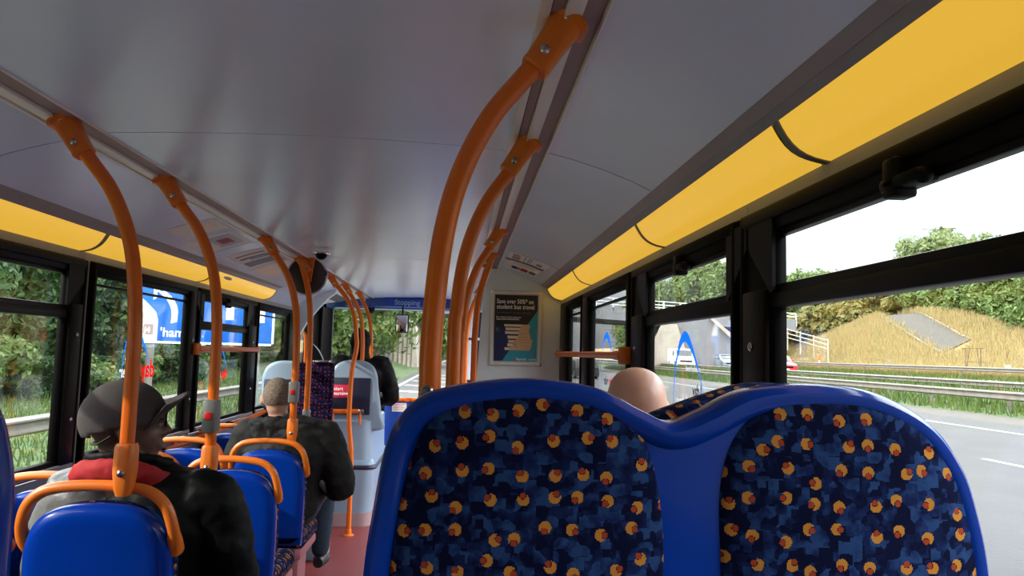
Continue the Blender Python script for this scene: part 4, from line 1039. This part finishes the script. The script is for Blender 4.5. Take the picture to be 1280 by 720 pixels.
# ------------------------------------------------------------------ vegetation
random.seed(7)
def crown(name, m, seed, blobs, rad, n, size, flatten=1.0, par=None, zc=0):
    rnd = random.Random(seed); b = B(); bm = b.bm
    cs = []
    for i in range(blobs):
        while True:
            p = V((rnd.uniform(-1, 1), rnd.uniform(-1, 1), rnd.uniform(-1, 1)))
            if p.length < 1: break
        cs.append((V((p.x*rad[0], p.y*rad[1], p.z*rad[2])), rnd.uniform(.24, .42)*min(rad)*1.1))
    for i in range(n):
        c, r = rnd.choice(cs)
        d = V((rnd.gauss(0, 1), rnd.gauss(0, 1), rnd.gauss(0, 1)+.25)).normalized()
        p = c+d*r*rnd.uniform(.72, 1.05)+V((0, 0, zc))
        nrm = (d+V((rnd.gauss(0, .5), rnd.gauss(0, .5), rnd.gauss(0, .5)))).normalized()
        u = nrm.orthogonal().normalized(); u.rotate(Matrix.Rotation(rnd.uniform(0, 6.28), 3, nrm)); v = nrm.cross(u)
        s = size*rnd.uniform(.6, 1.3)
        a, c2, e, f = p-u*s, p+v*s*.45+nrm*s*.12, p+u*s, p-v*s*.45+nrm*s*.12
        bm.faces.new([bm.verts.new(q) for q in (a, c2, e, f)])
    me = bpy.data.meshes.new(name); bm.to_mesh(me); bm.free(); me.materials.append(M[m])
    o = bpy.data.objects.new(name, me); C.objects.link(o); o.parent = par; return o
def trunk(par, h, r, seed):
    rnd = random.Random(seed); b = B()
    pts = [(0, 0, -.3), (rnd.uniform(-.1, .1), rnd.uniform(-.1, .1), h*.3), (rnd.uniform(-.25, .25), rnd.uniform(-.2, .2), h*.65), (rnd.uniform(-.3, .3), 0, h)]
    b.tube(catmull(pts, 4), [r*(1-.75*i/12) for i in range(13)], 10)
    for k in range(5):
        a = rnd.uniform(0, 6.28); z = h*rnd.uniform(.3, .7); L = h*rnd.uniform(.2, .4)
        b.tube([(0, 0, z), (math.cos(a)*L*.5, math.sin(a)*L*.5, z+L*.4), (math.cos(a)*L, math.sin(a)*L, z+L*.7)], [r*.4, r*.25, r*.1], 7)
    return b.build('trunk', 'bark', par)
def tree(name, label, cat, m, seed, h, rad, blobs, n, size, zc, group, tr=.16):
    t = thing(name, (0, 0, -50), label, cat, group)
    crown('crown', m, seed, blobs, rad, n, size, par=t, zc=zc); trunk(t, h, tr, seed); return t
# left hedgerow and trees
LG = 'trees and bushes of the left hedgerow'
LT = 'dark green leafy tree in the row beyond the left guard rail'
LS = 'low green bush in the undergrowth below the left tree row'
prot = [tree('hedgerow_tree', LT, 'tree', 'leafdk', 11+i, 4.2, (2.5, 2.6, 2.7+.3*i), 46, 12000, .17, 3.0, LG) for i in range(3)]
protS = [tree('verge_bush', LS, 'bush', 'leafdk' if i == 0 else 'leafmid', 31+i, 1.0, (1.5, 1.7, .9), 26, 5000, .12, .75, 'bushes below the left tree row', .05) for i in range(2)]
used = set()
def place(p, x, y, s=1, rz=0, sz=None, label=None, group=None):
    loc = (x, y, hgt(x, y)); sc = (s, s, sz or s)
    if p.name not in used:
        used.add(p.name); p.location = loc; p.scale = sc; p.rotation_euler = (0, 0, rz)
        if label: p['label'] = label
        if group: p['group'] = group
        return p
    return dup(p, loc, label, None, group, rz, sc)
k = 0
for y in rng(1.5, 58, 3.1):
    place(prot[k % 3], -13.3-random.uniform(0, 1.6)-.03*y, y+random.uniform(-.6, .6), random.uniform(.9, 1.1), random.uniform(0, 6)); k += 1
for y in rng(2, 60, 4.2):
    place(prot[k % 3], -17.5-random.uniform(0, 2), y, random.uniform(1.0, 1.2), random.uniform(0, 6)); k += 1
k = 0
for y in rng(3, 50, 2.4):
    place(protS[k % 2], -11.2-random.uniform(0, 1.1), y, random.uniform(.7, 1.05), random.uniform(0, 6)); k += 1
# trees ahead, beyond the windscreen
FA = tree('roadside_tree', 'green tree ahead of the bus, seen through the windscreen', 'tree', 'leafmid', 51, 7, (3.6, 3.6, 4.2), 60, 9000, .30, 4.6, 'trees ahead through the windscreen', .25)
for i, (x, y, s) in enumerate([(-9, 44, 1.0), (-8.2, 54, 1.05), (-9.5, 64, 1.2), (-12.5, 50, 1.2), (-13, 66, 1.4), (-8.0, 76, 1.1), (-14, 84, 1.6), (-11, 98, 1.5), (-5, 128, 1.6), (2, 150, 1.7), (-12, 120, 2.0), (8, 165, 1.6), (-3, 175, 2.2)]):
    place(FA, x, y, s, i*1.3)
# far bank trees (right)
RG = tree('bank_tree', 'green tree on top of the far bank', 'tree', 'leafmid', 61, 7, (3.4, 3.4, 4.4), 70, 9000, .30, 4.0, 'green trees on top of the far bank', .25)
RP = tree('bank_tree', 'pale feathery tree on top of the far bank', 'tree', 'leafpale', 62, 7, (3.2, 3.2, 4.6), 64, 8500, .28, 4.3, 'pale trees on top of the far bank', .22)
RY = tree('bank_bush', 'yellowing bush below the trees of the far bank', 'bush', 'leafyel', 63, 2, (2.3, 2.3, 1.5), 40, 5000, .24, 1.3, 'yellowing bushes on the far bank', .1)
far = [(RG, .80, 66, .85), (RG, .755, 70, .85), (RP, .72, 73, .9), (RG, .69, 80, .9), (RP, .655, 79, 1.12), (RP, .69, 83, 1.2), (RG, .62, 86, .75), (RG, .84, 60, .8), (RG, .90, 57, .8), (RG, .78, 76, .8), (RG, .73, 82, .85), (RP, .60, 94, .95),
       (RG, .57, 102, 1.05), (RP, .545, 106, 1.1), (RG, .515, 110, 1.2), (RG, .49, 112, 1.25), (RG, .465, 116, 1.3), (RG, .44, 120, 1.3), (RP, .42, 124, 1.4), (RG, .40, 130, 1.5), (RG, .37, 134, 1.7), (RP, .35, 140, 1.8), (RG, .33, 144, 1.9), (RG, .30, 150, 1.9), (RG, .27, 152, 1.7), (RG, .24, 158, 1.5), (RG, .53, 122, 1.25), (RG, .60, 112, 1.15), (RG, .66, 100, 1.1), (RP, 1.0, 50, 1.0), (RG, 1.15, 46, 1.0)]
for i, (p, q, y, s) in enumerate(far): place(p, .465+q*y, y, s, i*.9)
for i, (q, y, s) in enumerate([(.475, 96, 1.5), (.50, 94, 1.7), (.525, 91, 2.0), (.55, 90, 1.9), (.575, 86, 1.6), (.59, 90, 1.7), (.46, 100, 1.4), (.51, 99, 1.7), (.44, 104, 1.3)]): place(RY, .465+q*y, y, s, i*1.1)

RB = tree('bank_shrub', 'low green shrub at the edge of the dry grass on the far bank', 'bush', 'leafmid', 64, 2, (2.4, 2.4, 1.6), 40, 5000, .24, 1.2, 'green shrubs on the far bank', .1)
for i, (q, y, s) in enumerate([(.66, 76, 1.2), (.69, 74, 1.1), (.72, 70, 1.1), (.75, 68, 1.1), (.78, 65, 1.1), (.81, 61, 1.1), (.85, 58, 1.1), (.63, 84, 1.1), (.61, 88, 1.2), (.60, 93, 1.3)]): place(RB, .465+q*y, y, s, i*1.4)

# grass
def blades(name, m, spots, hmin, hmax, w, seed, label, dens):
    rnd = random.Random(seed); b = B(); bm = b.bm
    for _ in range(dens):
        x, y = spots(rnd)
        if name == 'dry_grass' and any((x-px)**2+(y-py)**2 < 1.1 for px, py in SLIP): continue
        z = hgt(x, y)-.03; h = rnd.uniform(hmin, hmax); a = rnd.uniform(0, 3.14); dx, dy = math.cos(a)*w, math.sin(a)*w
        lx, ly = rnd.gauss(0, .25)*h, rnd.gauss(0, .25)*h
        bm.faces.new([bm.verts.new(q) for q in ((x-dx, y-dy, z), (x+dx, y+dy, z), (x+lx+dx*.3, y+ly+dy*.3, z+h), (x+lx-dx*.3, y+ly-dy*.3, z+h))])
    me = bpy.data.meshes.new(name); bm.to_mesh(me); bm.free(); me.materials.append(M[m])
    o = bpy.data.objects.new(name, me); C.objects.link(o); o['kind'] = 'stuff'; tag(o, label, 'grass')
blades('dry_grass', 'blade', lambda r: ((lambda y: (36.9+19*r.random()**1.15, y))(r.uniform(40, 104))), .4, .95, .03, 1, 'tall dry golden grass covering the far bank', 85000)
blades('reserve_grass', 'bladegr', lambda r: (r.uniform(20.5, 23.9), r.uniform(22, 105)), .2, .5, .03, 2, 'rough green grass in the central reservation', 14000)
blades('bank_foot_grass', 'bladegr', lambda r: (r.uniform(35.4, 37.2), r.uniform(40, 100)), .15, .4, .03, 4, 'green grass strip at the far guard rail', 5000)
blades('verge_grass', 'bladegr', lambda r: (-3.4-9.5*r.random(), r.uniform(6, 48)), .08, .28, .014, 3, 'green grass of the left verge', 26000)

# ------------------------------------------------------------------ bridge
t = thing('road_bridge', (10, 85, 0), 'concrete road bridge crossing ahead with white parapet railing', 'bridge'); o = t.location
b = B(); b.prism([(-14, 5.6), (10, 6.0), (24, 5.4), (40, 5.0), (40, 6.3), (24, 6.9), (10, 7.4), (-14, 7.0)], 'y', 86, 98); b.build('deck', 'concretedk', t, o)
b = B()
for i in range(28):
    x = -14+2*i; zt = 7.3-.0015*(x-10)**2*.6-.02*max(0, x-10); b.box((x-.06, 86, zt-.4), (x+.06, 86.1, zt+1.1))
for dz in (.35, .7, 1.1):
    q = [(-14+54*i/20, 7.3-.0015*(-24+54*i/20)**2*.6-.02*max(0, -24+54*i/20)+dz) for i in range(21)]
    b.tube([(x, 86.05, z) for x, z in q], .05, 6)
b.build('parapet_rail', 'signwhite', t, o)
# right abutment with sloping wing walls; left abutment
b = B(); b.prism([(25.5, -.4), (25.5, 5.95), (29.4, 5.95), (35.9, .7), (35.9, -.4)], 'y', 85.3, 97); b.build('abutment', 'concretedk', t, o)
b = B(); b.prism([(35.9, .3), (35.9, 1.0), (29.6, 6.1), (29.1, 6.1), (35.3, .6), (35.3, .3)], 'y', 84.8, 85.4); b.build('wing_coping', 'concrete', t, o)
b = B(); b.prism([(22.3, .0), (22.5, 2.9), (23.6, 5.3), (25.1, 5.3), (26.3, 2.0), (26.7, .0)], 'y', 84.4, 85.6); b.build('side_wall', 'concrete', t, o)
b = B(); b.prism([(-15, -.6), (-15, 6.2), (-6.2, 6.2), (-4.6, 4.0), (-4.3, -.6)], 'y', 82, 97)
for i in range(22): b.box((-15+.48*i, 81.85, -.5), (-14.78+.48*i, 82, 4.6+.07*i if i < 18 else 3.6))
b.build('ribbed_abutment', 'concrete', t, o)
# fence on the far bank
t = thing('bank_fence', (36, 78, 3), 'thin wooden fence running down the bank beside the bridge', 'fence'); o = t.location
P0, P1 = V((35.2, 84, 4.6)), V((37.8, 74, 2.5))
b = B()
for dz in (.2, .65, 1.1): b.tube([P0+V((0, 0, dz)), P1+V((0, 0, dz))], .05, 6)
b.build('rails', 'concrete', t, o)
for i in range(6):
    p = P0.lerp(P1, i/5); b = B(); b.box((p.x-.05, p.y-.05, p.z-1.2), (p.x+.05, p.y+.05, p.z+1.25)); b.build('post', 'concrete', t, o)
# lamp posts
def lamp(x, y, h, label):
    t = thing('lamp_post', (x, y, hgt(x, y)), label, 'lamp post', 'lamp posts')
    b = B(); b.tube([(0, 0, 0), (0, 0, h*.5), (0, 0, h)], [.11, .085, .06], 10); b.build('column', 'galv', t)
    b = B(); b.tube(catmull([(0, 0, h-.1), (-.2, 0, h+.5), (-1.4, 0, h+.8)], 5), .045, 8); b.build('arm', 'galv', t)
    b = B(); b.ball((-1.7, 0, h+.8), (.38, .14, .09), 12, 8); b.build('lantern', 'signgrey', t)
lamp(24.1+.8, 93-1.5, 12, 'thin lamp post left of the bridge trees, seen through the second right window'); lamp(33.5, 90, 13, 'thin lamp post against the trees right of the bridge'); lamp(56.5, 84, 10, 'lamp post among the trees on the far bank')
# markers on the bank
def marker(x, y, h, label, m2):
    t = thing('marker_post', (x, y, hgt(x, y)), label, 'marker post')
    b = B(); b.box((-.07, -.05, -.2), (.07, .05, h), .01); b.build('post', 'signwhite', t)
    b = B(); b.box((-.14, -.06, h-.55), (.16, .06, h+.08), .01); b.build('reflector', m2, t)
marker(37.6, 75.5, 1.5, 'white marker post with an orange reflector at the foot of the dry bank', 'orpost'); marker(37.6, 48.6, .9, 'small white marker post in the dry grass at the right edge', 'signgrey')
t = thing('sign_frame', (38, 52.6, hgt(38, 52.6)), 'empty rusty sign frame standing in the dry grass', 'frame')
b = B()
for x in (-.9, .9): b.tube([(x*.2, -x*.62, -.2), (x*.2, -x*.62, 2.1)], .025, 6)
for x in (-.45, .45): b.tube([(0, -x*1.6, .6), (0, -x*.9, 2.1)], .02, 6)
for z in (.45, 1.1, 2.1): b.tube([(0, -1.2, z), (0, 1.2, z)], .02, 6)
b.build('bars', 'bark', t)

# ------------------------------------------------------------------ traffic
def vehicle(name, loc, label, cat, paint, L, W_, H, side, hood, rz=0):
    """nose towards -y"""
    t = thing(name, loc, label, cat, None, rz)
    b = B(); rings = []
    for x, ins, zs_ in [(-1, .10, .0), (-.94, .03, 0), (-.80, 0, 0), (.80, 0, 0), (.94, .03, 0), (1, .10, 0)]:
        rings.append([(x*W_/2, y, z) for y, z in [(a*L, c*H if c > .3 else c*H) for a, c in (side if abs(x) < .9 else [(p[0]*.985, min(p[1], .93*p[1]+.02)) for p in side])]])
    b.loft(rings); b.build('body', paint, t)
    # glazing
    b = B(); w0, w1, w2 = hood
    b.prism([(w0[0]*L-.02, w0[1]*H), (w1[0]*L-.02, w1[1]*H), (w1[0]*L+.04, w1[1]*H), (w0[0]*L+.04, w0[1]*H)], 'x', -W_*.42, W_*.42)
    g1 = b.build('windscreen', 'carglass', t)
    for s in (-1, 1):
        b = B(); b.prism([(q[0]*L, q[1]*H) for q in w2], 'x', s*W_*.503-.01, s*W_*.503+.01); b.build('side_window', 'carglass', t)
    for y in (-.32*L, .30*L):
        for s in (-1, 1):
            b = B(); b.lathe([(.12, -.11), (.30, -.115), (.335, -.08), (.335, .08), (.30, .115), (.12, .11)], (s*(W_/2-.10), y, .335), 20, Matrix.Rotation(R(90), 3, 'Y')); wl_ = b.build('wheel', 'tyre', t)
            b = B(); b.lathe([(.02, -.118), (.19, -.118), (.2, -.10), (.2, .10), (.19, .118), (.02, .118)], (s*(W_/2-.10), y, .335), 14, Matrix.Rotation(R(90), 3, 'Y')); b.build('hub', 'galv', wl_)
    for s in (-1, 1):
        b = B(); b.ball((s*W_*.37, -L/2+.06, H*.40), (.17, .06, .08), 10, 8); b.build('headlamp', 'signwhite', t)
        b = B(); b.ball((s*(W_/2+.08), w0[0]*L+.1, w0[1]*H+.08), (.10, .06, .07), 8, 6); b.build('door_mirror', paint, t)
    b = B(); b.box((-W_*.33, -L/2-.012, H*.27), (W_*.33, -L/2+.05, H*.37), .01); b.build('grille', 'blackpl', t)
    b = B(); b.box((-.26, -L/2-.02, H*.17), (.26, -L/2, H*.24)); b.build('number_plate', 'signwhite', t)
    b = B(); b.box((-W_*.46, -L/2-.01, H*.10), (W_*.46, -L/2+.1, H*.16), .02); b.build('bumper', 'blackpl', t)
    return t
vs_ = [(-.5, .10), (-.5, .42), (-.47, .50), (-.36, .58), (-.24, .94), (-.18, 1.0), (.47, 1.0), (.5, .93), (.5, .10)]
vehicle('van', (24.3, 80, .46), 'white van on the far carriageway in front of the bridge wall', 'van', 'carwhite', 4.9, 1.95, 1.95, vs_, ((-.355, .60), (-.25, .92), [(-.26, .60), (-.20, .88), (-.06, .88), (-.06, .60)]), R(-4))
cs_ = [(-.5, .14), (-.5, .42), (-.46, .52), (-.24, .62), (-.08, .96), (.02, 1.0), (.22, 1.0), (.36, .92), (.47, .64), (.5, .58), (.5, .14)]
vehicle('car', (30.0, 81.8, .46), 'grey-blue car on the far carriageway, right of the white van', 'car', 'carblue', 4.3, 1.85, 1.50, cs_, ((-.225, .66), (-.09, .94), [(-.15, .64), (-.05, .92), (.24, .92), (.36, .66)]), R(-4))
vehicle('car', (26.2, 59.6, .46), 'red car on the far carriageway, beside the window pillar', 'car', 'carred', 4.1, 1.8, 1.42, cs_, ((-.225, .66), (-.09, .94), [(-.15, .64), (-.05, .92), (.24, .92), (.36, .66)]), R(-4))
vehicle('car', (10.3, 60, -.40), 'dark car ahead on the road, glimpsed through the right window by the bulkhead', 'car', 'tyre', 4.3, 1.85, 1.5, cs_, ((-.225, .66), (-.09, .94), [(-.15, .64), (-.05, .92), (.24, .92), (.36, .66)]), R(180))

# ------------------------------------------------------------------ motorway signs on the left verge
t = thing('motorway_sign', (-5.6, 18, -.4), 'large blue motorway sign on posts with white arrows, beyond the left windows', 'road sign'); o = t.location
SY = 18.0; xL, xR, zL, zH = -7.15, -3.98, 1.46, 3.35
b = B(); b.box((xL, SY, zL), (xR, SY+.05, zH), .02); bd = b.build('board', 'signblue', t, o)
b = B()
for (x0, x1, z0, z1) in ((xL, xR, zL, zL+.05), (xL, xR, zH-.05, zH), (xL, xL+.05, zL, zH), (xR-.05, xR, zL, zH)): b.box((x0, SY-.004, z0), (x1, SY+.01, z1))
for x, za, zb in ((-5.72, 2.1, 2.55), (-5.02, 2.05, 2.45), (-4.30, 2.0, 2.32)): b.box((x-.09, SY-.006, za), (x+.09, SY, zb))
q = catmull([(-6.30, 1.95), (-6.30, 2.25), (-6.42, 2.50), (-6.62, 2.68)], 6)
b.loft([[(p.x-.07, SY-.006, p.y-.02) for p in q], [(p.x+.07, SY-.006, p.y+.02) for p in q]], closed=False, caps=False)
b.prism([(-6.80, 2.80), (-6.80, 2.47), (-6.72, 2.52), (-6.72, 2.65), (-6.47, 2.80)], 'y', SY-.008, SY); b.build('arrows', 'signwhite', bd, o)
b = B(); b.prism([(xL+.05, zL+.05), (xL+.05, 2.55), (-6.98, 2.45), (-6.72, 2.2), (-6.66, 2.0), (-6.66, zL+.05)], 'y', SY-.007, SY); b.build('panel', 'signgrey', bd, o)
b = B(); b.box((-6.98, SY-.010, 1.66), (-6.76, SY-.004, 1.90)); b.build('number_box', 'groove', bd, o)
for s, x, z, sz in (('J4', -6.96, 1.71, .18), ("'ham", -6.60, 1.62, .30)):
    me = text_mesh(s, sz, .002, .004); b = B(); b.mesh(me, frame_mx((x, SY-.012, z), (1, 0, 0), (0, 0, 1))); b.build('lettering', 'signwhite', bd, o)
for x in (-6.85, -4.4): b = B(); b.tube([(x, SY+.12, -.6), (x, SY+.12, 3.3)], .09, 12); b.build('post', 'galv', t, o)

# ------------------------------------------------------------------ light
w = bpy.data.worlds.new('sky'); bpy.context.scene.world = w; w.use_nodes = True; nt = w.node_tree
bg = nt.nodes['Background']; tc = nt.nodes.new('ShaderNodeTexCoord')
mp = nt.nodes.new('ShaderNodeMapping'); mp.inputs['Scale'].default_value = (1, 1, 2.6); nt.links.new(tc.outputs['Generated'], mp.inputs['Vector'])
n = nt.nodes.new('ShaderNodeTexNoise'); n.inputs['Scale'].default_value = 2.6; n.inputs['Detail'].default_value = 8; n.inputs['Roughness'].default_value = .55; nt.links.new(mp.outputs[0], n.inputs['Vector'])
r = nt.nodes.new('ShaderNodeValToRGB'); e = r.color_ramp.elements
e[0].position = .36; e[0].color = (.50, .62, .80, 1); e[1].position = .58; e[1].color = (1.0, 1.0, 1.0, 1); x = e.new(.47); x.color = (.76, .81, .88, 1)
nt.links.new(n.outputs['Fac'], r.inputs['Fac'])
# cloudy sky: the zenith is several times brighter than the horizon
sx = nt.nodes.new('ShaderNodeSeparateXYZ'); nt.links.new(tc.outputs['Generated'], sx.inputs[0])
mr = nt.nodes.new('ShaderNodeMapRange'); mr.interpolation_type = 'SMOOTHSTEP'; nt.links.new(sx.outputs[2], mr.inputs['Value'])
mr.inputs['From Min'].default_value = .02; mr.inputs['From Max'].default_value = .45; mr.inputs['To Min'].default_value = SKY[0]; mr.inputs['To Max'].default_value = SKY[1]
nt.links.new(r.outputs[0], bg.inputs['Color']); nt.links.new(mr.outputs[0], bg.inputs['Strength'])
sun = bpy.data.lights.new('sun', 'SUN'); sun.energy = 5.0; sun.angle = R(1.2); sun.color = (1, .93, .82)
so = bpy.data.objects.new('sun', sun); C.objects.link(so)
SD = V((-math.cos(R(27))*math.cos(R(24)), -math.cos(R(27))*math.sin(R(24)), math.sin(R(27))))
so.rotation_euler = SD.to_track_quat('Z', 'Y').to_euler(); so.location = (-30, 10, 30)
sc = bpy.context.scene
sc.view_settings.view_transform = 'Standard'; sc.view_settings.look = 'None'; sc.view_settings.gamma = 1; sc.view_settings.use_curve_mapping = False
sc.view_settings.exposure = .15
sc.cycles.max_bounces = 10; sc.cycles.diffuse_bounces = 5; sc.cycles.transparent_max_bounces = 16; sc.cycles.glossy_bounces = 4
sc.cycles.sample_clamp_indirect = 6
sc.cycles.use_denoising = True
